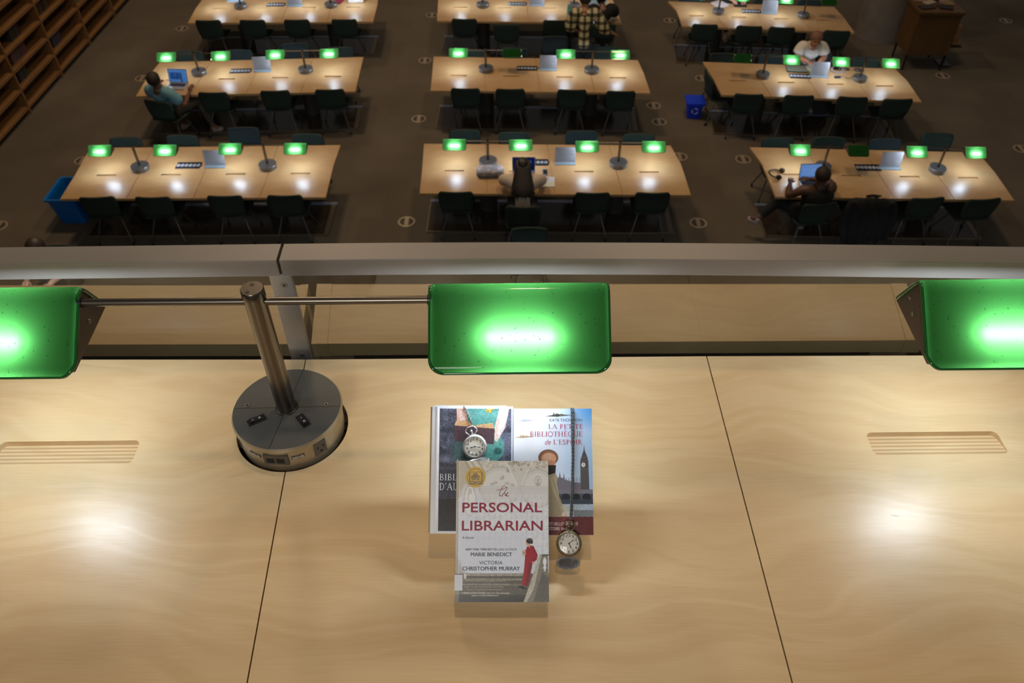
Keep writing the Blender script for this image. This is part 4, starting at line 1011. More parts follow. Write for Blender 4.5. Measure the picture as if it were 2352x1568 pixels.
# --- tables
lamp_proto = make_lamp(False, arm=.458, tube='tube_low', name='table_lamp')
variants = {(True, True): lamp_proto}
def table_lamp(p_, rz, lit, label, s_):
    if lit not in variants:
        variants[lit] = make_lamp(False, arm=.458, lit=lit, tube='tube_low', name='table_lamp'); o = variants[lit]
    elif not variants[lit].get('label'): o = variants[lit]
    else: o = copy_tree(variants[lit])
    o.location = (p_.x, p_.y, ZT); o.rotation_euler = (0, 0, rz); o.scale = (s_, 1, 1)
    return tag(o, label, 'lamp', 'green reading lamps on the lower tables')
ROWN = {0: 'nearest row, mostly hidden by the handrail', 1: 'front row', 2: 'middle row', 3: 'far row'}
TB = {(1, 'left'): ([(207, 340), (172, 402), (138, 457), (748, 453), (765, 383), (782, 333)], [(322, 384), (615, 380)], [(1, 1), (1, 1)]),
 (1, 'centre'): ([(974, 330), (970, 385), (964, 444), (1587, 448), (1564, 376), (1540, 334)], [(1121, 371), (1420, 375)], [(1, 1), (1, 1)]),
 (1, 'right'): ([(1722, 338), (1750, 376), (1782, 452), (2330, 460), (2286, 397), (2246, 350)], [(1890, 384), (2153, 388)], [(1, 0), (1, 1)]),
 (2, 'left'): ([(367, 143), (337, 180), (312, 221), (816, 210), (823, 180), (835, 131)], [(457, 166), (702, 160)], [(1, 1), (1, 1)]),
 (2, 'centre'): ([(996, 130), (993, 167), (989, 208), (1494, 214), (1479, 169), (1465, 138)], [(1116, 158), (1359, 161)], [(1, 0), (1, 1)]),
 (2, 'right'): ([(1614, 142), (1636, 177), (1658, 218), (2117, 234), (2083, 185), (2056, 158)], [(1752, 172), (1975, 180)], [(0, 1), (1, 1)]),
 (3, 'left'): ([(478, -20), (450, 19), (431, 53), (857, 50), (867, 11), (870, -25)], [(553, 14), (760, 11)], [(1, 1), (1, 1)]),
 (3, 'centre'): ([(1009, -22), (1006, 5), (1004, 48), (1428, 53), (1415, 18), (1398, -20)], [(1109, 11), (1318, 13)], [(1, 1), (1, 1)]),
 (3, 'right'): ([(1534, 3), (1554, 25), (1567, 60), (1963, 75), (1938, 40), (1916, 16)], [(1650, 26), (1845, 35)], [(1, 1), (1, 0)])}
# the nearest row under the gallery: same tables, laid out on the same rhythm
row0 = {'left': (-6.08, -2.50), 'centre': (-1.27, 2.42), 'right': (3.50, 6.75)}
TABLES = {}
def build_table(row, side, W, lamps, lit):
    BL, ML, FL, FR, MR, BR = W; ctr = (BL+FL+FR+BR)/4; ax = (FR-FL).normalized(); rz = math.atan2(ax.y, ax.x); L_ = (FR-FL).length
    lab = f'birch reading table, {side} of the three in the {ROWN[row]}'
    if row == 0: lab = f'birch reading table, {side} one glimpsed through the glass below the handrail'
    t = thing('reading_table', lab, 'table', (ctr.x, ctr.y, 0), 0, 'long reading tables on the lower floor')
    loc = [(v.x-ctr.x, v.y-ctr.y) for v in (FL, FR, MR, BR, BL, ML)]
    b = MB(); b.prism(loc, -.034, 0); o = b.build('tabletop', M['table'], t, smooth=0); o.location = (0, 0, ZT); bpy.context.view_layer.update()
    cs = []
    fl, fr_, mr, br_, bl, ml = [Vector(v) for v in loc]
    for f in (.25, .5, .75):
        a_ = fl.lerp(fr_, f)-(bl-fl)*.02; c_ = bl.lerp(br_, f)+(bl-fl)*.02; d = (c_-a_); n = Vector((-d.y, d.x)).normalized()*.0035
        q = MB(); q.prism([(v.x+ctr.x, v.y+ctr.y) for v in (a_-n, a_+n, c_+n, c_-n)], -.012, .02); cs.append(q.build('cutter', M['pedestal'], smooth=0))
    for f in (.125, .375, .625, .875):
        m_ = fl.lerp(fr_, f).lerp(bl.lerp(br_, f), .435); q = MB(); q.prism([(ctr.x+m_.x+x, ctr.y+m_.y+y) for x, y in ((-.135, -.022), (.135, -.022), (.135, .022), (-.135, .022))], -.014, .02); cs.append(q.build('cutter', M['desk'], smooth=0))
    for c in cs: c.location = (0, 0, ZT)
    carve(o, cs)
    for lp in lamps:
        b = MB(); b.cyl((lp.x-ctr.x, lp.y-ctr.y-.05, .02), (lp.x-ctr.x, lp.y-ctr.y-.05, ZT-.034), .125, n=28); b.build('pedestal', M['pedestal'], t)
    b = MB(); b.box((0, 0, ZT-.08), (L_-.6, .05, .08)); b.build('under_beam', M['pedestal'], t)
    # glossy floor plate with a metal lip
    pl = thing('floor_plate', f'dark glossy metal edged plate on the floor below the {side} table of the {ROWN[row]}' if row else f'dark glossy plate under the {side} table glimpsed below the handrail', 'floor plate', (ctr.x, ctr.y-.12, 0), rz, 'floor plates under the reading tables')
    b = MB(); b.box((0, 0, .008), (L_-.14, .78, .016)); b.build('plate', M['plate'], pl, smooth=0)
    for (x, y, w_, h_) in ((0, -.395, L_-.13, .018), (-(L_-.14)/2, 0, .018, .77), ((L_-.14)/2-.04, 0, .07, .77)):
        b = MB(); b.box((x, y, .011), (w_, h_, .022)); b.build('rim_strip', M['platerim'], pl, smooth=0)
    b = MB(); b.box((0, .37, .013), (L_-.13, .06, .026)); b.build('rear_rim', M['platesheen'], pl, smooth=0)
    for i, lp in enumerate(lamps):
        table_lamp(lp, rz, tuple(bool(v) for v in lit[i]), f'green shaded table lamp, {"left" if i == 0 else "right"} one on the {side} table of the {ROWN[row]}' if row else f'green shaded table lamp, {"left" if i == 0 else "right"} one on the {side} table under the handrail', L_/3.64)
    TABLES[(row, side)] = (ctr, rz, L_, W)
for (row, side), (pxs, lps, lit) in TB.items():
    build_table(row, side, [P(x, y, ZT) for x, y in pxs], [P(x, y, ZT+.03) for x, y in lps], lit)
for side, (xa, xb) in row0.items():
    y0_, y1_ = 5.92, 7.20; W = [Vector((xa, y1_, ZT)), Vector((xa, 6.56, ZT)), Vector((xa, y0_, ZT)), Vector((xb, y0_, ZT)), Vector((xb, 6.56, ZT)), Vector((xb-.03, y1_, ZT))]
    L_ = xb-xa; build_table(0, side, W, [Vector((xa+L_*.25, 6.60, ZT)), Vector((xa+L_*.75, 6.60, ZT))], [(1, 1), (1, 1)])

# --- chairs (pixel of the top of each backrest)
ordn = ['first', 'second', 'third', 'fourth']
front = {(1, 'left'): [(219, 454), (347, 454), (513, 451), (652, 449)], (1, 'centre'): [(1046, 442), (1201, 476), (1362, 444), (1500, 441)], (1, 'right'): [(1888, 469), (1997, 447), (2133, 453), (2264, 456)],
 (2, 'left'): [(357, 233), (488, 209), (630, 208), (756, 206)], (2, 'centre'): [(1069, 200), (1172, 203), (1314, 205), (1427, 210)], (2, 'right'): [(1722, 217), (1838, 220), (1961, 222), (2064, 225)],
 (3, 'left'): [(479, 42), (579, 44), (680, 45), (790, 43)], (3, 'centre'): [(1066, 44), (1163, 57), (1277, 47), (1386, 57)], (3, 'right'): [(1620, 54), (1722, 58), (1797, 61), (1925, 71)]}
back = {(1, 'left'): [(287, 315), (418, 310), (558, 292), (706, 307)], (1, 'centre'): [(1067, 298), (1182, 303), (1336, 300), (1468, 307)], (1, 'right'): [(1788, 316), (1905, 314), (2034, 318), (2155, 305)],
 (2, 'left'): [(434, 117), (548, 114), (677, 99), (781, 108)], (2, 'centre'): [(1085, 118), (1183, 110), (1275, 83), (1392, 107)], (2, 'right'): [(1661, 122), (1775, 125), (1880, 118), (1992, 131)],
 (3, 'right'): [(1589, -6), (1690, -6), (1760, -4), (1861, 0)]}
rzj = {(1, 'left', 0): .05, (2, 'left', 0): -.32, (1, 'right', 0): .14, (1, 'right', 1): -.03, (2, 'left', 1): -.06, (3, 'centre', 3): .05, (2, 'right', 1): .04, (1, 'right', 2): .10, (1, 'right', 3): .13, (2, 'right', 3): .08}
for (row, side), lst in front.items():
    ctr, rz, L_, W = TABLES[(row, side)]
    for i, (x, y) in enumerate(lst):
        extra = {(1, 'centre', 1): ' under the long haired person', (1, 'right', 0): ' under the person in the black sleeveless top', (1, 'right', 1): ' draped with a black jacket', (2, 'left', 0): ' under the person in the teal shirt', (3, 'centre', 3): ' under the person in dark clothes'}.get((row, side, i), '')
        lab = f'dark green chair{extra}' if extra else f'dark green chair, {ordn[i]} from left on near side of the {side} table, {ROWN[row]}'
        CH[(row, side, i)] = chair_px(x, y, rz+rzj.get((row, side, i), 0), lab, 'chairs on the near side of the tables', 'g', tab=(row, side), side=1, gap={(1, 'right', 0): .14, (2, 'left', 0): .05, (3, 'centre', 3): .15, (1, 'right', 1): .05}.get((row, side, i), 0))
for (row, side), lst in back.items():
    ctr, rz, L_, W = TABLES[(row, side)]
    for i, (x, y) in enumerate(lst):
        lab = f'green chair, {ordn[i]} from left on far side of the {side} table, {ROWN[row]}'
        if (row, side, i) == (2, 'right', 2): lab = 'green chair under the person in the white shirt behind the right table'
        chair_px(x, y, PI+rz+.04*math.sin(i*3.1+row), lab, 'chairs on the far side of the tables', 't' if (i+row) % 3 == 0 or (row, i) == (2, 2) else 'g', tab=(row, side), side=-1)
chair_px(1626, 170, -PI/2+.1, 'green chair turned sideways at the left end of the right table, middle row', 'chairs at the table ends', 'g')
chair_px(1217, 522, PI, 'light green chair just above the handrail, back to the long haired person', 'chairs of the nearest row', 'g')
chair_px(140, 563, PI, 'green chair top just above the handrail at the far left', 'chairs of the nearest row', 't')

# --- table signs
sign_px = {(1, 'left'): (493, 385), (1, 'centre'): (1298, 378), (1, 'right'): (2046, 389), (2, 'left'): (602, 165), (2, 'centre'): (1259, 162), (2, 'right'): (1882, 178), (3, 'left'): (676, 15), (3, 'centre'): (1233, 14), (3, 'right'): (1767, 32)}
def make_sign():
    t = thing('sign_holder', None, 'sign'); b = MB(); b.box((0, 0, .004), (.29, .09, .008)); b.build('sign_base', mat('clear_sign_base', srgb(120, 138, 150), .2), t, smooth=0)
    p = Paint(0, 0, 100, 100, 60, 60, (134, 132, 134)); 
    for k in range(13):
        y = 8+k*7; p.line([(8, y), (60+35*rs.rand(), y)], 2.6, (84, 84, 92), .75)
    q = R(78)
    def fn(x, y, z): return (x, .02+.77*(y+.14)*math.cos(q)-z*math.sin(q), .008+.77*(y+.14)*math.sin(q)+z*math.cos(q))
    p.mesh('notice_sheet', .285, .28, .003, M['paperprint'], t, fn)
    b = MB(); rings = []
    vs = [b.bm.verts.new(fn(x, y, z)) for z in (-.001, .002) for x, y in ((-.145, -.14), (.145, -.14), (.145, .142), (-.145, .142))]; b._f(vs[:4]); b._f(vs[4:])
    for i in range(4): b._f((vs[i], vs[(i+1) % 4], vs[4+(i+1) % 4], vs[4+i]))
    b.build('sign_board', mat('sign_board', srgb(134, 138, 142), .4), t, smooth=0); return t
sp0 = make_sign(); first = True
for (row, side), (x, y) in sign_px.items():
    o = sp0 if first else copy_tree(sp0); first = False; p_ = P(x, y, ZT); o.location = (p_.x, p_.y+.03, ZT+.001); o.rotation_euler = (0, 0, TABLES[(row, side)][1]); tag(o, f'standing printed notice on the {side} table of the {ROWN[row]}', 'sign', 'printed notices on the tables')
strip_px = {(1, 'left'): (434, 380), (1, 'centre'): (1232, 373), (1, 'right'): (1994, 385), (2, 'left'): (553, 163), (2, 'centre'): (1211, 157), (2, 'right'): (1838, 175), (3, 'left'): (634, 11), (3, 'centre'): (1189, 9), (3, 'right'): (1726, 26)}
def make_strip():
    t = thing('icon_strip', None, 'sign'); b = MB(); b.prism([(-.175, -.085), (.165, -.085), (.185, 0), (.165, .085), (-.175, .085)], 0, .003); b.build('strip_board', mat('strip_black', srgb(20, 22, 32), .75, spec=.2), t, smooth=0)
    b = MB()
    for k in range(6):
        cx_ = -.145+k*.056; b.torus((cx_, 0, .0032), (1, 0, 0), (0, 1, 0), .019, .0035, 18, 4, ry=.028)
        if k in (0, 3): b.cyl((cx_, 0, .003), (cx_, 0, .0042), .008, n=10)
        elif k == 5: b.box((cx_, 0, .0036), (.04, .004, .001), Matrix.Rotation(.8, 3, 'Z'))
        else: b.box((cx_, .002, .0036), (.012, .014, .001))
    b.build('icon_print', mat('icon_white', srgb(206, 208, 214), .5), t, smooth=0); return t
st0 = make_strip(); first = True
for (row, side), (x, y) in strip_px.items():
    o = st0 if first else copy_tree(st0); first = False; p_ = P(x, y, ZT); o.location = (p_.x, p_.y, ZT+.001); o.rotation_euler = (0, 0, TABLES[(row, side)][1]); tag(o, f'black strip of six round icons on the {side} table of the {ROWN[row]}', 'sign', 'icon strips on the tables')

# --- floor outlets
vents = [(934, 509, 'left of the centre table, front row'), (1604, 512, 'right of the centre table, front row'), (962, 273, 'behind the left end of the centre table, front row'), (1501, 243, 'upper of two beside the centre table, middle row'), (1514, 280, 'lower of two beside the centre table, middle row'), (1707, 366, 'left of the right table, front row'), (976, 139, 'left of the centre table, middle row'), (992, 35, 'left of the centre table, far row'), (1612, 180, 'left of the right table, middle row'), (1538, 47, 'left of the right table, far row'), (418, 66, 'left of the left table, far row'), (-4, 519, 'at the left edge of the photo'), (189, 369, 'hidden behind the left end of the left table, front row'), (326, 180, 'left of the left table, middle row'), (1561, 360, 'touching the right end of the centre table, front row'), (2346, 342, 'at the right edge of the photo'), (2165, 174, 'in front of the wooden display cabinet'), (2310, 48, 'in the dark upper right corner')]
v0 = thing('floor_outlet', None, 'floor outlet'); b = MB(); b.lathe([(.098, 0), (.128, 0), (.128, .004), (.124, .006), (.104, .006), (.098, .004)], 40); b.build('outlet_ring', M['vent'], v0)
b = MB(); b.cyl((0, 0, 0), (0, 0, .003), .1, n=32); b.build('outlet_core', M['ventd'], v0)
b = MB(); b.box((0, 0, .004), (.06, .19, .004)); b.build('outlet_bar', M['vent'], v0, smooth=0)
for i, (x, y, lab) in enumerate(vents):
    o = v0 if i == 0 else copy_tree(v0); o.location = P(x, y, 0)+Vector((0, 0, .001)); tag(o, 'round metal floor outlet '+lab, 'floor outlet', 'round outlets in the carpet')

# --- bookcases
XB = -8.33; bay = 1.372; yb0 = 14.11-bay*4
def make_case():
    t = thing('bookcase', None, 'bookcase'); hgt = 2.35; dp = .36
    for i, y in enumerate((.022, bay-.0)):
        if i == 1: continue
    b = MB(); b.box((-dp/2, .0205, hgt/2), (dp, .039, hgt)); b.build('side_panel', M['oak'], t, smooth=0)
    b = MB(); b.box((-dp-.01, bay/2, hgt/2), (.02, bay-.004, hgt)); b.build('back_panel', M['oak'], t, smooth=0)
    for k in range(8):
        z = .135+k*.306; b = MB(); b.box((-dp/2, bay/2+.02, z-.015), (dp-.006, bay-.048, .030)); b.box((-.008, bay/2+.02, z-.020), (.018, bay-.048, .045)); b.build('shelf', M['oak'], t, smooth=0)
    b = MB(); b.box((-dp/2-.03, bay/2, .05), (dp-.08, bay-.05, .10)); b.build('kick_base', M['black'], t, smooth=0); return t
c0 = make_case(); nm_ = ['nearest', 'second', 'third', 'fourth', 'fifth', 'sixth', 'seventh', 'eighth', 'ninth', 'tenth']
for k in range(10):
    o = c0 if k == 0 else copy_tree(c0); o.location = (XB, yb0+k*bay-.02, 0); tag(o, f'open oak bookcase bay against the left wall, {nm_[k]} from the handrail', 'bookcase', 'oak bookcase bays along the left wall')
bk = [(3, 2, .25, .30, (60, 58, 60)), (3, 3, .30, .5, (90, 84, 78)), (4, 4, .2, .4, (70, 60, 50)), (4, 2, .3, .35, (66, 66, 74)), (5, 3, .2, .4, (84, 84, 92)), (2, 5, .5, .3, (120, 180, 200)), (4, 5, .45, .5, (130, 96, 70)), (6, 2, .3, .3, (120, 120, 128)), (3, 4, .5, .35, (58, 52, 48))]
bn = 0
lvw = {2: 'second lowest', 3: 'third lowest', 4: 'fourth lowest', 5: 'fifth lowest'}
pos_txt = ['first', 'second', 'third', 'fourth', 'fifth', 'sixth', 'seventh', 'eighth', 'ninth', 'tenth', 'eleventh', 'twelfth', 'thirteenth']
for bi, lv, y0_, ln, c in bk:
    y = yb0+bi*bay+y0_; z = .135+(lv-1)*.306; n = int(ln/.04)
    for k in range(n):
        hh = .19+.05*rs.rand(); tt = .022+.016*rs.rand(); o = MB(); cc = tuple(int(max(0, min(255, v*(.7+.6*rs.rand())))) for v in c)
        o.box((0, 0, hh/2), (.15, tt, hh)); o = o.build('book', mat('book_cloth', srgb(*cc), .6), None, smooth=0); o.location = (XB-.17, y+k*.042, z+.001); o.rotation_euler = (0, 0, .05*(rs.rand()-.5))
        tag(o, f'{pos_txt[k]} small book from the near end, {lvw[lv]} shelf of the {nm_[bi]} bookcase bay', 'book', f'books on the {lvw[lv]} shelf of the {nm_[bi]} bookcase bay')

# --- blue bins
def bin_(name, label, o_, W0, D0, W1, D1, H, material, rz, liner=None, logo=False):
    t = thing(name, label, 'bin', o_, rz); b = MB()
    def rg(w_, d_, z, n=5): return [b.bm.verts.new((x, y, z)) for x, y in rrect(0, 0, w_, d_, .03, n=n)]
    r0 = rg(W0, D0, 0); r1 = rg(W1, D1, H-.03); r2 = rg(W1+.05, D1+.05, H-.03); r3 = rg(W1+.055, D1+.055, H); r4 = rg(W1-.012, D1-.012, H); r5 = rg(W0-.015, D0-.015, .012)
    b.skin([r0, r1, r2, r3, r4, r5], True); b.build('bin_body', material, t, smooth=40)
    if logo:
        b = MB()
        for k in range(3):
            a_ = 2*PI*k/3+.5; b.tube([(.05*math.cos(a_+u), -(D0+D1)/4-.006, H*.5+.05*math.sin(a_+u)) for u in (0, .5, 1.0, 1.4)], .008, 5)
        b.build('recycling_mark', M['white'], t)
    return t
p_ = P(169, 507, 0); bin_('recycling_bin', 'large open blue recycling bin under the corner of the left table, front row', (p_.x+.03, p_.y+.14, 0), .34, .40, .40, .56, .46, M['blue'], 0)
p_ = P(1601, 272, 0); t = bin_('recycling_box', 'small deep blue recycling box beside the right table, middle row', (p_.x-.06, p_.y+.10, 0), .22, .22, .27, .28, .30, M['blue2'], -.04, logo=True)
b = MB(); b.box((0, 0, .296), (.30, .31, .02), bev=.006); b.build('box_lid', M['blue2'], t, smooth=0)

# --- display cabinet
ka, kb = P(2082, 127, .3), P(2176, 127, .3); cx_, wk = (ka.x+kb.x)/2, kb.x-ka.x; dk_ = .62
kt = thing('display_cabinet', 'wooden display cabinet on short legs beside the column at upper right', 'cabinet', (cx_, ka.y+dk_/2, 0), -.02)
b = MB(); b.box((0, 0, .66), (wk, dk_, .72), bev=.004); b.build('cabinet_body', M['kioskwood'], kt, smooth=0)
b = MB(); b.box((0, 0, 1.035), (wk+.02, dk_+.02, .03)); b.box((0, 0, 1.075), (wk+.05, dk_+.05, .05), bev=.004); b.build('cabinet_top', M['kioskwood'], kt, smooth=0)
for sx_ in (-1, 1):
    for sy_ in (-1, 1):
        b = MB(); b.box((sx_*(wk/2-.03), sy_*(dk_/2-.03), .15), (.03, .03, .30)); b.build('cabinet_leg', M['black'], kt, smooth=0)
rk = thing('leaflet_rack', 'narrow stepped leaflet rack beside the wooden display cabinet', 'rack', (cx_+wk/2+.14, ka.y+dk_/2, 0), 0)
b = MB(); b.box((0, 0, .42), (.22, .44, .03)); b.box((0, .0, .01), (.22, .3, .02)); b.box((0, 0, .22), (.03, .03, .4)); b.build('rack_frame', M['black'], rk, smooth=0)
for k in range(4):
    b = MB(); b.box((.03, -.15+k*.1, .44+k*.07), (.16, .03, .08+.1*k)); b.build('rack_pocket', mat('rack_wood', srgb(150, 108, 70), .5), rk, smooth=0)
for k, (dx, dy, sx_, sy_, c, rr) in enumerate([(-.22, -.12, .26, .16, (40, 34, 30), .2), (.12, -.16, .22, .12, (20, 22, 30), -.3), (-.1, .08, .2, .14, (160, 140, 120), .5), (.2, .06, .24, .18, (120, 96, 64), -.15), (0, .2, .18, .12, (40, 38, 40), .3), (-.25, .2, .2, .12, (130, 110, 90), -.4), (.22, .24, .16, .12, (176, 160, 150), .1), (.05, -.02, .14, .1, (60, 48, 30), .9)]):
    b = MB(); b.box((0, 0, .012), (sx_, sy_, .018+.006*(k % 3)), bev=.003); o = b.build('magazine', mat('magazine_cover', srgb(*c), .5), None, smooth=0); o.location = (cx_+dx, ka.y+dk_/2+dy, 1.104+.0*k); o.rotation_euler = (0, 0, rr)
    tag(o, ['dark magazine at the near left of the cabinet top', 'near black magazine at the near right of the cabinet top', 'tan booklet left of the middle of the cabinet top', 'brown booklet right of the middle of the cabinet top', 'dark booklet at the far middle of the cabinet top', 'brownish booklet at the far left of the cabinet top', 'pale leaflet at the far right of the cabinet top', 'small brown leaflet in the middle of the cabinet top'][k], 'magazine', 'magazines on the display cabinet')

# ================================================================== things on the tables
def laptop(px, py, rz, label, screen, openang=R(105), w_=.32, d_=.22, silver=True, lid=True):
    t = thing('laptop', label, 'laptop', P(px, py, ZT)+Vector((0, 0, .001)), rz)
    b = MB(); b.box((0, 0, .008), (w_, d_, .014), bev=.004); b.build('laptop_base', M['silver'] if silver else M['black'], t, smooth=0)
    b = MB(); b.box((0, .03, .0156), (w_*.86, d_*.46, .001)); b.build('keyboard', M['key'], t, smooth=0)
    b = MB(); b.box((0, -.065, .0154), (w_*.3, d_*.26, .0008)); b.build('trackpad', mat('trackpad', srgb(150, 148, 150), .3), t, smooth=0)
    q = Matrix.Translation((0, d_/2, .014)) @ Matrix.Rotation(-(openang-PI/2), 4, 'X')
    b = MB(); R3 = q.to_3x3(); c = q @ Vector((0, 0, d_/2)); b.box(c, (w_, .008, d_), R3, bev=.003); lid_ = b.build('laptop_lid', M['silver'] if silver else M['black'], t, smooth=0)
    p = Paint(0, 0, 100, 64, 80, 52, (90, 140, 220)); screen(p)
    def fn(x, y, z): return tuple(q @ Vector((x, -.0045-z, y+d_/2)))
    p.mesh('screen', w_*.94, d_*.90, .0003, M['screen'], t, fn); return t
def scr_blue(p): p.grad(0, (120, 165, 235), 64, (100, 150, 230)); p.rect(10, 18, 90, 50, (140, 180, 240), .4); p.rect(4, 58, 96, 63, (40, 70, 150), .5); p.noise(30, .03)
def scr_doc(p): p.grad(0, (86, 140, 205), 64, (80, 132, 200)); p.rect(8, 16, 62, 50, (30, 66, 130), .8); p.rect(64, 16, 72, 63, (20, 46, 96), .8); p.rect(30, 20, 38, 36, (90, 140, 200), .5); p.noise(24, .08)
def scr_dark(p): p.grad(0, (14, 34, 90), 64, (10, 26, 70)); p.rect(16, 16, 30, 58, (96, 120, 176), .7, soft=4); p.rect(76, 12, 84, 26, (110, 140, 200), .7, soft=3); p.rect(0, 58, 100, 64, (130, 160, 230), .8); p.rect(40, 10, 60, 60, (60, 70, 100), .5)
def scr_page(p): p.grad(0, (150, 168, 165), 64, (140, 160, 158)); p.rect(8, 6, 70, 12, (110, 124, 124), .6); p.rect(8, 20, 60, 26, (110, 124, 124), .6); p.rect(12, 36, 60, 52, (110, 110, 130), .4)
laptop(406, 199, -.08, 'open silver laptop with a light blue screen before the person in teal', scr_doc)
laptop(1203, 408, 0, 'open laptop with a dark blue screen before the long haired person', scr_dark)
laptop(1863, 424, .03, 'open silver laptop with a bright blue screen before the person in black', scr_blue, w_=.30)
laptop(1373, 26, 0, 'open laptop with a pale page on screen at the far centre table', scr_page, w_=.34)
def simple(name, label, cat, px, py, rz, fn, z=ZT, group=None):
    t = thing(name, label, cat, P(px, py, z)+Vector((0, 0, .001)), rz, group); fn(t); return t
def f_bag(t):
    b = MB(); rings = []
    for k, (sc_, z) in enumerate(((.94, 0), (1, .02), (1, .06), (.95, .085), (.85, .095))): rings.append([b.bm.verts.new((x*sc_, y*sc_, z)) for x, y in rrect(0, 0, .36, .22, .05, n=5)])
    b.skin(rings, True); m, nt, bs = newmat('floral_print'); v = nt.nodes.new('ShaderNodeTexVoronoi'); v.inputs['Scale'].default_value = 16; tc = nt.nodes.new('ShaderNodeTexCoord'); nt.links.new(tc.outputs['Object'], v.inputs[0])
    rp = nt.nodes.new('ShaderNodeValToRGB'); rp.color_ramp.elements[0].color = srgb(176, 152, 146); rp.color_ramp.elements[1].color = srgb(124, 126, 134); rp.color_ramp.elements[0].position = .25; rp.color_ramp.elements[1].position = .45
    nt.links.new(v.outputs['Distance'], rp.inputs[0]); nt.links.new(rp.outputs[0], bs.inputs[0]); bs.inputs['Roughness'].default_value = .6; b.build('bag_body', m, t, smooth=50)
    b = MB(); b.tube([(x, y, .03) for x, y in rrect(0, 0, .367, .227, .05, n=5)], .005, 6, closed=True); b.build('zipper', M['black'], t)
simple('laptop_bag', 'grey flower patterned laptop sleeve left of the long haired person', 'bag', 1126, 400, .03, f_bag)
def f_phone(t):
    b = MB(); b.prism(rrect(0, 0, .075, .15, .012), 0, .009); b.build('phone_body', mat('phone_rim', srgb(150, 160, 172), .3), t, smooth=0); b = MB(); b.prism(rrect(0, 0, .062, .13, .006), .009, .0095); b.build('phone_screen', M['black'], t, smooth=0)
simple('phone', 'dark smartphone lying face up right of the dark screened laptop', 'phone', 1252, 396, .0, f_phone)
def f_note(t):
    p = Paint(0, 0, 100, 110, 50, 55, (198, 204, 218)); p.rect(36, 12, 60, 30, (120, 160, 210), .7, soft=6); p.grad(60, (198, 204, 218), 110, (206, 212, 190), mask=(p.Y > 60)*1.0); p.rect(66, 68, 96, 80, (220, 200, 110), .8, soft=5)
    b = MB(); b.box((0, 0, .006), (.20, .24, .012)); b.build('note_pages', M['white'], t, smooth=0); p.mesh('note_cover', .198, .238, .0125, M['paperprint'], t)
simple('notebook', 'pale printed notebook below the smartphone', 'notebook', 1257, 419, -.02, f_note)
def f_head(t):
    b = MB(); b.tube([(.10*math.cos(R(a)), .11*math.sin(R(a)), .02+.01*abs(math.sin(R(a)))) for a in range(-20, 205, 15)], .010, 8); b.build('headband', M['black'], t)
    for sx_ in (-1, 1): b = MB(); b.ell((sx_*.098, -.045, .035), (.022, .042, .034), 14, 8); b.ell((sx_*.080, -.045, .035), (.012, .036, .030), 14, 8, mi=1); b.build('ear_cup', [M['black'], M['greyplastic']], t)
simple('headphones', 'black over ear headphones on the left end of the right table, front row', 'headphones', 1784, 402, 1.1, f_head)
def f_closed(t):
    b = MB(); b.box((0, 0, .012), (.34, .24, .018), bev=.005); b.build('laptop_base', M['black'], t, smooth=0); b = MB(); b.box((0, 0, .0225), (.335, .235, .004), bev=.001); b.build('laptop_lid', mat('grey_lid', srgb(120, 128, 116), .35, metal=.3), t, smooth=0)
simple('laptop', 'closed grey laptop on the right table of the middle row', 'laptop', 1829, 160, -.10, f_closed)
def f_papers(c):
    def f(t):
        for k in range(3): b = MB(); b.box((.02*k, .01*k, .002+.003*k), (.22, .28, .003), Matrix.Rotation(.1*k-.1, 3, 'Z')); b.build('sheet', mat('loose_sheet', srgb(*c[k % len(c)]), .6), t, smooth=0)
    return f
simple('papers', 'green and white papers beside the closed laptop', 'papers', 1864, 160, .3, f_papers([(60, 120, 60), (120, 150, 90), (190, 196, 186)]))
def f_cam(t):
    b = MB(); b.box((0, 0, .045), (.13, .07, .085), bev=.012); b.build('camera_body', M['black'], t, smooth=0); b = MB(); b.cyl((0, -.03, .045), (0, -.10, .045), .036, n=20); b.torus((0, -.10, .045), (1, 0, 0), (0, 0, 1), .034, .004, 20, 6, mi=1); b.build('camera_lens', [M['black'], M['silver']], t)
    b = MB(); b.tube([(-.06, 0, .06), (-.14, -.04, .02), (-.10, -.14, .008), (.02, -.17, .008), (.12, -.10, .01), (.10, -.01, .03), (.06, 0, .06)], .008, 6); b.build('camera_strap', mat('strap_grey', srgb(150, 152, 160), .6), t)
simple('camera', 'black camera with a grey strap before the person in the white shirt', 'camera', 1920, 158, .4, f_cam)
def f_charge(t):
    b = MB(); b.box((0, 0, .015), (.10, .045, .028), bev=.006); b.build('charger_brick', mat('dark_blue_plastic', srgb(26, 40, 70), .4), t, smooth=0)
    b = MB(); pts = [(.05, 0, .01)]+[(.05+.05*k, .05*math.sin(k*1.7), .006) for k in range(1, 8)]+[(.38, .12, .006)]; b.tube(pts, .0035, 6); b.build('charger_cable', M['black'], t)
simple('charger', 'small dark charger with a curling cable on the right table, middle row', 'charger', 1923, 179, .05, f_charge)
def f_case(w_, d_, h_):
    def f(t): b = MB(); b.ell((0, 0, h_/2), (w_/2, d_/2, h_/2), 16, 8); b.build('case_shell', M['black'], t); b = MB(); b.torus((0, 0, h_/2), (1, 0, 0), (0, 1, 0), w_/2*.99, .002, 24, 5, ry=d_/2*.99); b.build('case_zip', M['greyplastic'], t)
    return f
simple('glasses_case', 'black case lying left of the right lamp base, middle row right table', 'case', 1972, 164, -.5, f_case(.17, .08, .05))
simple('computer_mouse', 'small black mouse between the camera and the black case', 'mouse', 1944, 161, -.4, f_case(.10, .05, .035))
simple('papers', 'white papers at the top edge on the far right table', 'papers', 1652, 11, .5, f_papers([(200, 196, 200)]))
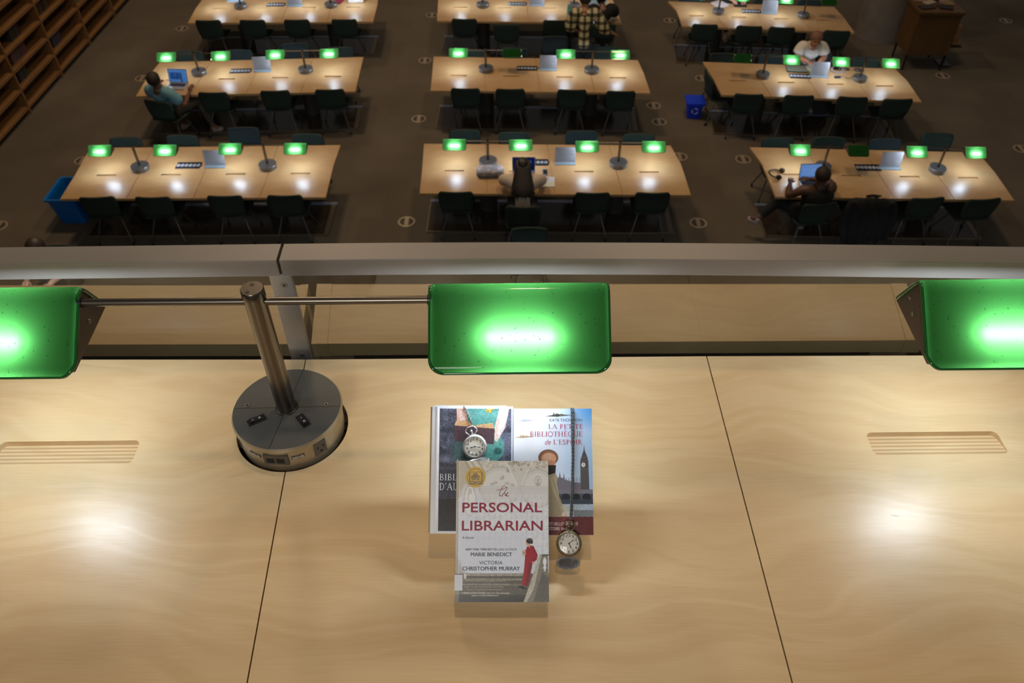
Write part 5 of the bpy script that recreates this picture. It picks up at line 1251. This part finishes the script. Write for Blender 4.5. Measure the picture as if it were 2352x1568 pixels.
def f_tab(t):
    b = MB(); b.box((0, 0, .008), (.24, .2, .012), bev=.003); b.build('tablet_body', M['black'], t, smooth=0); b = MB(); b.box((0, -.0, .0146), (.22, .18, .001)); b.build('tablet_screen', M['key'], t, smooth=0)
simple('tablet', 'black tablet held by the hands at the far right table', 'tablet', 1699, 12, -.05, f_tab)
def f_box(c, w_, d_, h_):
    def f(t): b = MB(); b.box((0, 0, h_/2), (w_, d_, h_), bev=min(h_*.2, .01)); b.build('body', mat('case_colour', srgb(*c), .5), t, smooth=0); b = MB(); b.box((0, 0, h_+.001), (w_*.8, d_*.8, .003)); b.build('top_panel', mat('case_top', srgb(*[min(255, int(v*1.1)) for v in c]), .5), t, smooth=0)
    return f
simple('storage_box', 'white box at the right end of the far left table', 'box', 819, 3, 0, f_box((214, 210, 200), .30, .16, .12))
simple('booklet', 'red and blue booklet behind the right lamp base of the far left table', 'booklet', 778, 4, -.3, f_box((120, 30, 60), .16, .20, .012))
simple('booklet', 'pale blue booklet at the top edge beside the left lamp of the far left table', 'booklet', 541, 1, .1, f_box((150, 176, 196), .30, .18, .012))
def f_bottle(t):
    b = MB(); b.lathe([(0, 0), (.033, 0), (.034, .14), (.02, .17), (.018, .19), (0, .19)], 20); b.build('bottle_body', mat('aqua_plastic', srgb(90, 170, 165), .3), t)
    b = MB(); b.cyl((0, 0, .19), (0, 0, .215), .02, n=16); b.build('bottle_cap', M['white'], t)
simple('water_bottle', 'aqua bottle on the far centre table left of the plaid shirted person', 'bottle', 1306, 34, 0, f_bottle)
# ================================================================== PEOPLE
def skin_mesh(nodes, edges, root, sub=2):
    names = list(nodes); me = bpy.data.meshes.new('tmp'); me.from_pydata([nodes[n][0] for n in names], [(names.index(a), names.index(b)) for a, b in edges], [])
    o = bpy.data.objects.new('tmp', me); COL.objects.link(o); md = o.modifiers.new('s', 'SKIN'); md.use_smooth_shade = True; md.branch_smoothing = .6
    for i, n in enumerate(names):
        r = nodes[n][1]; r = (r, r) if not isinstance(r, tuple) else r
        me.skin_vertices[0].data[i].radius = r; me.skin_vertices[0].data[i].use_root = (n == root)
    ss = o.modifiers.new('u', 'SUBSURF'); ss.levels = ss.render_levels = sub
    bpy.context.view_layer.update(); res = bpy.data.meshes.new_from_object(o.evaluated_get(bpy.context.evaluated_depsgraph_get()))
    bpy.data.objects.remove(o, do_unlink=True); bpy.data.meshes.remove(me); return res
def as_object(me, name, material, parent, extra=None):
    bm = bmesh.new(); bm.from_mesh(me)
    mb = MB(); mb.bm.free(); mb.bm = bm
    if extra: extra(mb)
    bpy.data.meshes.remove(me); return mb.build(name, material, parent, smooth=80)
def hand_geo(mb, wrist, tip_dir, palm_n, thumb_side):
    d = Vector(tip_dir).normalized(); n = Vector(palm_n); n = (n-d*n.dot(d)).normalized(); s = d.cross(n)*thumb_side
    R3 = Matrix((s, d, n)).transposed(); w0 = Vector(wrist)
    mb.ell(w0+d*.045, (.040, .052, .015), 12, 8, rot=R3)
    for k, (off, ln) in enumerate(((.028, .070), (.010, .078), (-.010, .072), (-.028, .056))):
        b0 = w0+d*.078+s*off; b1 = b0+d*ln*.5+n*-.006+s*off*.15; b2 = b1+d*ln*.42+n*-.020; mb.tube([b0-d*.02, b0, b1, b2], [.0095, .0092, .0085, .0068], 6)
    t0 = w0+d*.028+s*.032; mb.tube([t0-s*.012, t0, t0+d*.032+s*.024-n*.006, t0+d*.058+s*.028-n*.012], [.012, .0115, .0105, .008], 6)
SEAT = dict(pelvis=(0, -.07, .595), spine=(0, -.10, .75), chest=(0, -.08, .92), neck=(0, -.045, 1.08), jaw=(0, -.005, 1.145), brow=(0, .0, 1.21), crown=(0, -.015, 1.275), nose=(0, .098, 1.18),
            earL=(-.088, -.005, 1.185), earR=(.088, -.005, 1.185), shL=(-.175, -.07, 1.02), shR=(.175, -.07, 1.02), elL=(-.235, .06, .84), elR=(.235, .06, .84), wrL=(-.16, .28, .80), wrR=(.16, .28, .80),
            hipL=(-.095, -.04, .575), hipR=(.095, -.04, .575), knL=(-.13, .34, .56), knR=(.13, .34, .56), anL=(-.12, .33, .09), anR=(.12, .33, .09), toL=(-.12, .47, .045), toR=(.12, .47, .045))
STAND = dict(pelvis=(0, 0, .95), spine=(0, -.01, 1.12), chest=(0, 0, 1.32), neck=(0, .02, 1.48), jaw=(0, .06, 1.555), brow=(0, .065, 1.63), crown=(0, .045, 1.69), nose=(0, .162, 1.595), earL=(-.088, .055, 1.60), earR=(.088, .055, 1.60),
             shL=(-.185, 0, 1.41), shR=(.185, 0, 1.41), elL=(-.24, -.02, 1.13), elR=(.24, -.02, 1.13), wrL=(-.22, .08, .90), wrR=(.22, .08, .90), hipL=(-.10, 0, .90), hipR=(.10, 0, .90), knL=(-.11, .02, .50), knR=(.11, .02, .50), anL=(-.11, 0, .09), anR=(.11, 0, .09), toL=(-.12, .15, .045), toR=(.12, .15, .045))
def person(label, loc, rz, base, ov, skin, hair, shirt, pants, shoe, sleeve='short', style='short', lean=0, build=1.0, turn=0, face=False, fingers=True, loose=.026):
    J = {k: Vector(v) for k, v in base.items()}
    if 'pelvis' in ov:
        dv = Vector(ov['pelvis'])-J['pelvis']
        for k in ('pelvis', 'spine', 'chest', 'neck', 'jaw', 'brow', 'crown', 'nose', 'earL', 'earR', 'shL', 'shR'): J[k] += dv
    up = ('spine', 'chest', 'neck', 'jaw', 'brow', 'crown', 'nose', 'earL', 'earR', 'shL', 'shR')
    q = Matrix.Rotation(-lean, 3, 'X'); c = J['pelvis'].copy()
    for k in up: J[k] = c+q @ (J[k]-c)
    if turn:
        q2 = Matrix.Rotation(turn, 3, 'Z'); n_ = J['neck'].copy()
        for k in ('jaw', 'brow', 'crown', 'nose', 'earL', 'earR'): J[k] = n_+q2 @ (J[k]-n_)
    for k, v in ov.items(): J[k] = Vector(v)
    t = thing('person', label, 'person', loc, rz)
    for k in ('jaw', 'brow', 'crown', 'nose', 'earL', 'earR'): J[k] = J[k]-(J['brow']-J['neck']).normalized()*.025
    for s_ in 'LR': J['palm'+s_] = J['wr'+s_]+(J['wr'+s_]-J['el'+s_]).normalized()*.04; J['ux'+s_] = J['sh'+s_].lerp(J['el'+s_], .5); J['th'+s_] = J['hip'+s_].lerp(J['kn'+s_], .5); J['fa'+s_] = J['el'+s_].lerp(J['wr'+s_], .4); J['ca'+s_] = J['kn'+s_].lerp(J['an'+s_], .35)
    b_ = build
    for s_, sg in (('L', -1), ('R', 1)): J['sp'+s_] = J['spine']+Vector((sg*.068*b_, 0, 0)); J['ch'+s_] = J['chest']+Vector((sg*.085*b_, 0, 0))
    rad = dict(pelvis=.105*b_, spine=.096*b_, spL=.084*b_, spR=.084*b_, chL=.094*b_, chR=.094*b_, chest=.108*b_, neck=.056, jaw=.070, brow=.088, crown=.062, nose=.016, earL=.018, earR=.018)
    for s_ in 'LR': rad.update({'sh'+s_: .068*b_, 'ux'+s_: .050*b_, 'el'+s_: .040*b_, 'fa'+s_: .042*b_, 'wr'+s_: .027, 'palm'+s_: .026, 'hip'+s_: .095*b_, 'th'+s_: .082*b_, 'kn'+s_: .060, 'ca'+s_: .056, 'an'+s_: .038, 'to'+s_: .036})
    E = [('spine', 'spL'), ('spine', 'spR'), ('chest', 'chL'), ('chest', 'chR'), ('pelvis', 'spine'), ('spine', 'chest'), ('chest', 'neck'), ('neck', 'jaw'), ('jaw', 'brow'), ('brow', 'crown'), ('brow', 'nose'), ('brow', 'earL'), ('brow', 'earR')]
    for s_ in 'LR': E += [('ch'+s_, 'sh'+s_), ('sh'+s_, 'ux'+s_), ('ux'+s_, 'el'+s_), ('el'+s_, 'fa'+s_), ('fa'+s_, 'wr'+s_), ('wr'+s_, 'palm'+s_), ('pelvis', 'hip'+s_), ('hip'+s_, 'th'+s_), ('th'+s_, 'kn'+s_), ('kn'+s_, 'ca'+s_), ('ca'+s_, 'an'+s_), ('an'+s_, 'to'+s_)]
    rad = {k: v*1.13 for k, v in rad.items()}
    nodes = {k: (J[k], rad[k]) for k in rad}
    def hands(mb):
        if not fingers: return
        for s_, sg in (('L', 1), ('R', -1)):
            d = J['wr'+s_]-J['el'+s_]; hand_geo(mb, J['wr'+s_]+d.normalized()*.02, d, (0, 0, 1), sg)
    as_object(skin_mesh(nodes, E, 'pelvis'), 'body', skin, t, hands)
    # shirt
    g_ = loose; rad2 = dict(rad); rad2['shL'] = rad2['shR'] = rad['shL']*.86
    ch = ['pelvis', 'spine', 'chest', 'shL', 'shR', 'spL', 'spR', 'chL', 'chR']; Es = [('pelvis', 'spine'), ('spine', 'chest'), ('spine', 'spL'), ('spine', 'spR'), ('chest', 'chL'), ('chest', 'chR'), ('chL', 'shL'), ('chR', 'shR')]
    nd = {k: (J[k], rad2[k]+g_) for k in ch}; nd['nb'] = (J['chest'].lerp(J['neck'], .72), .092); Es.append(('chest', 'nb'))
    low = J['pelvis']+(J['pelvis']-J['spine']).normalized()*.06
    if base is STAND: low = J['pelvis']+Vector((0, 0, -.13)); nd['hem'] = (low, .235); Es.append(('pelvis', 'hem'))
    if sleeve in ('short', 'long'):
        for s_ in 'LR': nd['ux'+s_] = (J['ux'+s_], rad['ux'+s_]+g_+.006); Es.append(('sh'+s_, 'ux'+s_)); nd['sx'+s_] = (J['sh'+s_].lerp(J['el'+s_], .82), rad['ux'+s_]+g_+.006); Es.append(('ux'+s_, 'sx'+s_))
    if sleeve == 'long':
        for s_ in 'LR': nd['el'+s_] = (J['el'+s_], rad['el'+s_]+g_); nd['cf'+s_] = (J['el'+s_].lerp(J['wr'+s_], .85), .042); Es += [('sx'+s_, 'el'+s_), ('el'+s_, 'cf'+s_)]
    if sleeve == 'none': nd['shL'] = (J['chest'].lerp(J['shL'], .84), .105); nd['shR'] = (J['chest'].lerp(J['shR'], .84), .105); nd['chL'] = (J['chL'], .158); nd['chR'] = (J['chR'], .158); nd['chest'] = (J['chest'], .172); nd['spL'] = (J['spL'], .150); nd['spR'] = (J['spR'], .150); nd['spine'] = (J['spine'], .160)
    if sleeve == 'none':
        b = MB(); ax_ = (J['chest']-J['spine']).normalized(); sdx = Vector((1, 0, 0)); fy = ax_.cross(sdx).normalized(); rr = []
        for c_, ra, rb in ((J['pelvis']-ax_*.03, .175, .150), (J['pelvis'], .185, .158), (J['spine'], .190, .150), (J['chest'], .215, .158), (J['chest'].lerp(J['neck'], .38), .205, .135), (J['chest'].lerp(J['neck'], .62), .130, .100), (J['chest'].lerp(J['neck'], .72), .085, .078)): rr.append(b.ring(c_, sdx, fy, ra, rb, 28))
        b.skin(rr, True); b.build('shirt', shirt, t, smooth=80)
    else: as_object(skin_mesh(nd, Es, 'chest'), 'shirt', shirt, t)
    nd = {k: (J[k], rad[k]+.014) for k in ('pelvis', 'hipL', 'hipR', 'thL', 'thR', 'knL', 'knR', 'caL', 'caR')}; Es = [('pelvis', 'hipL'), ('pelvis', 'hipR')]
    for s_ in 'LR': nd['cu'+s_] = (J['kn'+s_].lerp(J['an'+s_], .9), .056); Es += [('hip'+s_, 'th'+s_), ('th'+s_, 'kn'+s_), ('kn'+s_, 'ca'+s_), ('ca'+s_, 'cu'+s_)]
    as_object(skin_mesh(nd, Es, 'pelvis'), 'trousers', pants, t)
    for s_ in 'LR':
        b = MB(); a_, c_ = J['an'+s_], J['to'+s_]; h_ = a_+(a_-c_)*.25; h_.z = c_.z; b.tube([h_, h_.lerp(c_, .35), h_.lerp(c_, .8), c_+(c_-h_)*.18], [.038, .044, .046, .030], 12); b.ell(a_+Vector((0, 0, -.02)), (.044, .048, .05), 12, 8); b.build('shoe', shoe, t, smooth=80)
    # hair
    hc = J['brow'].lerp(J['crown'], .25); up_ = (J['crown']-J['jaw']).normalized(); fw = (J['nose']-J['brow']); fw = (fw-up_*fw.dot(up_)).normalized(); sd = fw.cross(up_); H3 = Matrix((sd, fw, up_)).transposed()
    b = MB(); rings = []; rx, ry, rz_ = .102, .112, .106
    lowb = {'short': -.35, 'bald': .15, 'long': -.5, 'bun': -.35}[style]
    for j in range(9):
        ph = R(2)+PI*j/8*(.70 if style != 'bald' else .58)
        row = []
        for i in range(24):
            a_ = 2*PI*i/24; f_ = math.sin(a_)     # +1 in front
            lim = ph*(1-.44*max(f_, 0)**.6)
            row.append(b.bm.verts.new(hc+H3 @ Vector((rx*math.sin(lim)*math.cos(a_), -.008+ry*math.sin(lim)*math.sin(a_), rz_*math.cos(lim)))))
        rings.append(row)
    b.skin(rings, True)
    if style == 'bun': b.ell(hc+H3 @ Vector((0, -.085, .05)), (.045, .045, .042), 12, 8)
    if style == 'long':
        pts = [(.0, -.030, .07, .095), (0, -.080, -.02, .112), (0, -.125, -.10, .118), (0, -.165, -.18, .135), (0, -.200, -.25, .150), (0, -.220, -.31, .145), (0, -.23, -.36, .11)]
        rr = []
        for x, y, z, r_ in pts:
            rr.append([b.bm.verts.new(hc+H3 @ Vector((x+r_*math.cos(2*PI*i/20)*(1+.06*math.sin(5*i)), y+.42*r_*math.sin(2*PI*i/20), z))) for i in range(20)])
        b.skin(rr, True)
        for k in range(9):
            x = -.14+.035*k; b.tube([hc+H3 @ Vector((x*.7, -.215, -.22)), hc+H3 @ Vector((x, -.25, -.30)), hc+H3 @ Vector((x*1.1, -.26, -.37-.02*(k % 3)))], [.02, .018, .004], 6)
    b.build('hair', hair, t, smooth=80)
    if face:
        b = MB()
        for sx_ in (-1, 1): b.ell(J['brow']+H3 @ Vector((sx_*.033, .090, -.018)), (.013, .007, .007), 10, 6); b.box(J['brow']+H3 @ Vector((sx_*.034, .095, .004)), (.032, .006, .005), H3)
        b.build('eyes', M['ink'], t); b = MB(); b.ell(J['jaw']+H3 @ Vector((0, .076, .0)), (.024, .008, .006), 12, 6); b.build('mouth', mat('lip_tone', srgb(140, 84, 72), .5), t)
    return t
def plaid():
    m, nt, bs = newmat('cream_plaid'); L = nt.links.new; tc = nt.nodes.new('ShaderNodeTexCoord'); sp = nt.nodes.new('ShaderNodeSeparateXYZ'); L(tc.outputs['Object'], sp.inputs[0])
    def band(o_, per, wd, off=0):
        a = nt.nodes.new('ShaderNodeMath'); a.operation = 'MULTIPLY_ADD'; L(o_, a.inputs[0]); a.inputs[1].default_value = 1/per; a.inputs[2].default_value = off+20
        f = nt.nodes.new('ShaderNodeMath'); f.operation = 'FRACT'; L(a.outputs[0], f.inputs[0]); c = nt.nodes.new('ShaderNodeMath'); c.operation = 'LESS_THAN'; L(f.outputs[0], c.inputs[0]); c.inputs[1].default_value = wd; return c.outputs[0]
    def add(x, y):
        a = nt.nodes.new('ShaderNodeMath'); a.operation = 'ADD'; L(x, a.inputs[0]); L(y, a.inputs[1]); return a.outputs[0]
    s = add(band(sp.outputs[0], .115, .42, .25), band(sp.outputs[2], .125, .42)); cr = nt.nodes.new('ShaderNodeValToRGB'); h = nt.nodes.new('ShaderNodeMath'); h.operation = 'MULTIPLY'; h.inputs[1].default_value = .5; L(s, h.inputs[0]); L(h.outputs[0], cr.inputs[0])
    e = cr.color_ramp; e.interpolation = 'CONSTANT'; e.elements[0].position = 0; e.elements[0].color = srgb(176, 164, 128); e.elements[1].position = .4; e.elements[1].color = srgb(84, 78, 56); k = e.elements.new(.8); k.color = srgb(24, 24, 20)
    L(cr.outputs[0], bs.inputs[0]); bs.inputs['Roughness'].default_value = .9; return m
PL = plaid()
def seat_at(px, py, rz, z=.815, fwd=.255):
    p_ = P(px, py, z); q = Matrix.Rotation(rz, 3, 'Z') @ Vector((0, fwd, 0)); return Vector((p_.x+q.x, p_.y+q.y, 0))
lp = CH[(2, 'left', 0)].location.copy()
person('person in a teal t-shirt seated at the left table of the middle row', lp, -.30, SEAT, dict(pelvis=(0, .06, .56), hipL=(-.095, .09, .565), hipR=(.095, .09, .565), elR=(.31, .0, .66), wrR=(.34, .14, .80), elL=(-.27, .02, .76), wrL=(-.22, .10, .84), knR=(.30, .40, .56), anR=(.42, .40, .10), toR=(.52, .46, .05)), M['skin2'], M['hairshort'], M['teal'], M['trousers'], M['shoe'], 'short', 'short', lean=R(-24), build=1.0, loose=.030)
lp = seat_at(1201, 476, 0)
person('person with long dark hair and a cream top seated at the centre table, front row', lp+Vector((0, .04, 0)), 0, SEAT, dict(elL=(-.27, .28, .86), elR=(.27, .28, .86), wrL=(-.13, .42, .845), wrR=(.13, .42, .845)), M['skin3'], M['hair'], M['cream'], M['greycloth'], M['shoe'], 'long', 'long', lean=R(22))
lp = CH[(1, 'right', 0)].location.copy()
person('bald person in a black sleeveless top seated at the right table, front row', lp+Vector((0, -.01, 0)), .08, SEAT, dict(pelvis=(0, -.04, .54), elL=(-.36, .00, .80), wrL=(-.25, .26, .82), elR=(.26, .22, .86), wrR=(.06, .30, .85), knL=(-.38, .22, .56), anL=(-.62, .16, .34), toL=(-.70, .24, .28)), M['skin4'], M['hairshort'], M['blackcloth'], M['blackcloth'], M['shoe'], 'none', 'bald', lean=R(-6), build=1.06)
b0 = P(1334, 106, .84)
person('standing person in a cream and black plaid shirt behind the far centre table', (b0.x+.04, b0.y+.0, 0), 0, STAND, dict(elR=(.34, -.03, 1.14), wrR=(.50, .12, 1.02), elL=(-.24, .04, 1.14), wrL=(-.16, .26, 1.02)), M['skin1'], M['hairshort'], PL, M['blackcloth'], M['blackcloth'], 'long', 'short', lean=R(6), loose=.055)
lp = CH[(3, 'centre', 3)].location.copy()
person('person in dark clothes with dark tied hair seated at the far centre table', lp+Vector((.0, .0, 0)), .10, SEAT, dict(elL=(-.26, .16, .86), wrL=(-.14, .34, .84), elR=(.26, .14, .86), wrR=(.12, .32, .84)), M['skin2'], M['hair'], M['blackcloth'], M['blackcloth'], M['blackcloth'], 'long', 'bun', lean=R(12), turn=.6, build=1.12, loose=.045)
lp = P(1886, 93, 1.22)
person('person in a white t-shirt facing the camera behind the right table, middle row', (lp.x, 13.20, 0), PI-.05, SEAT, dict(elL=(-.24, .05, .82), elR=(.24, .05, .82), wrL=(-.10, .26, .835), wrR=(.10, .26, .835)), M['skin1'], M['hairlight'], M['whitecloth'], M['greycloth'], M['shoe'], 'short', 'short', lean=R(11), face=True, build=1.1, loose=.035)
lp = P(1697, 6, .78)
person('person in a blue shirt at the top edge, only forearms over the far right table', (lp.x, lp.y+.46, 0), PI, SEAT, dict(elL=(-.24, .14, .82), elR=(.24, .14, .82), wrL=(-.14, .36, .80), wrR=(.13, .36, .80)), M['skin3'], M['hair'], mat('blue_cotton', srgb(36, 52, 84), .85), M['greycloth'], M['shoe'], 'short', 'short', lean=R(10), face=True)
lp = P(88, 549, 1.26)
person('person with dark hair whose head shows just above the handrail at far left', (lp.x-.04, lp.y+.08, 0), PI-.2, SEAT, {}, M['skin3'], mat('streaked_hair', srgb(64, 48, 44), .5, noise=.4, nscale=12, aniso=(60, 60, 4)), M['greycloth'], M['greycloth'], M['shoe'], 'short', 'short', lean=R(12), face=True)

# --- jacket over the chair beside the person in black
ck = CH[(1, 'right', 1)].location.copy()
jk = thing('jacket', 'black jacket hung over the chair beside the person in black', 'jacket', ck, -.02)
b = MB(); rows = []
prof = [(-.207, .58), (-.217, .68), (-.225, .77), (-.238, .835), (-.262, .862), (-.300, .845), (-.330, .76), (-.345, .62), (-.350, .46), (-.345, .30), (-.335, .16)]
wd = [.44, .46, .50, .56, .56, .56, .60, .62, .62, .58, .50]
for (y, z), w_ in zip(prof, wd):
    rows.append([(-.02+w_/2*u+.012*math.sin(9*u+z*8), y-.03*math.cos(u*1.5)+.014*math.sin(17*u+z*5)+.012*u*u, z-(.07*u*u if z > .5 else -.05*math.sin(4*u))) for u in [-1+2*i/22 for i in range(23)]])
b.grid(rows); b.build('jacket_body', M['blackcloth'], jk, smooth=80, solid=.022, sub=1)
for sx_, ln in ((-1, .46), (1, .58)):
    b = MB(); b.tube([(sx_*.25, -.285, .80), (sx_*.30, -.31, .66), (sx_*.33, -.32, .46), (sx_*.31, -.33, .80-ln)], [.055, .06, .055, .045], 12); b.build('sleeve', M['blackcloth'], jk, smooth=80)
b = MB(); b.tube([(-.09, -.262, .868), (0, -.285, .874), (.09, -.262, .868), (0, -.245, .870)], .014, 8, closed=True); b.build('collar', M['blackcloth'], jk, smooth=80)
bp_ = P(1975, 280, 0)
def bagf(t):
    b = MB(); b.ell((0, 0, .19), (.17, .13, .19), 20, 12); b.build('bag_body', M['greycloth'], t, smooth=80); b = MB(); b.tube([(-.06, -.10, .30), (-.03, -.13, .40), (.03, -.13, .40), (.06, -.10, .30)], .012, 8); b.build('bag_strap', M['black'], t)
simple('backpack', 'dark grey backpack on the floor under the right table, middle row', 'backpack', 1881, 262, .2, bagf, z=0)
# remove the example chairs that were never placed
for o_, k in ((proto_g, 'g'), (proto_t, 't')):
    if not _used[k]:
        for c in list(o_.children_recursive)+[o_]: bpy.data.objects.remove(c, do_unlink=True)
for k, o_ in variants.items():
    if not o_.get('label'):
        for c in list(o_.children_recursive)+[o_]: bpy.data.objects.remove(c, do_unlink=True)
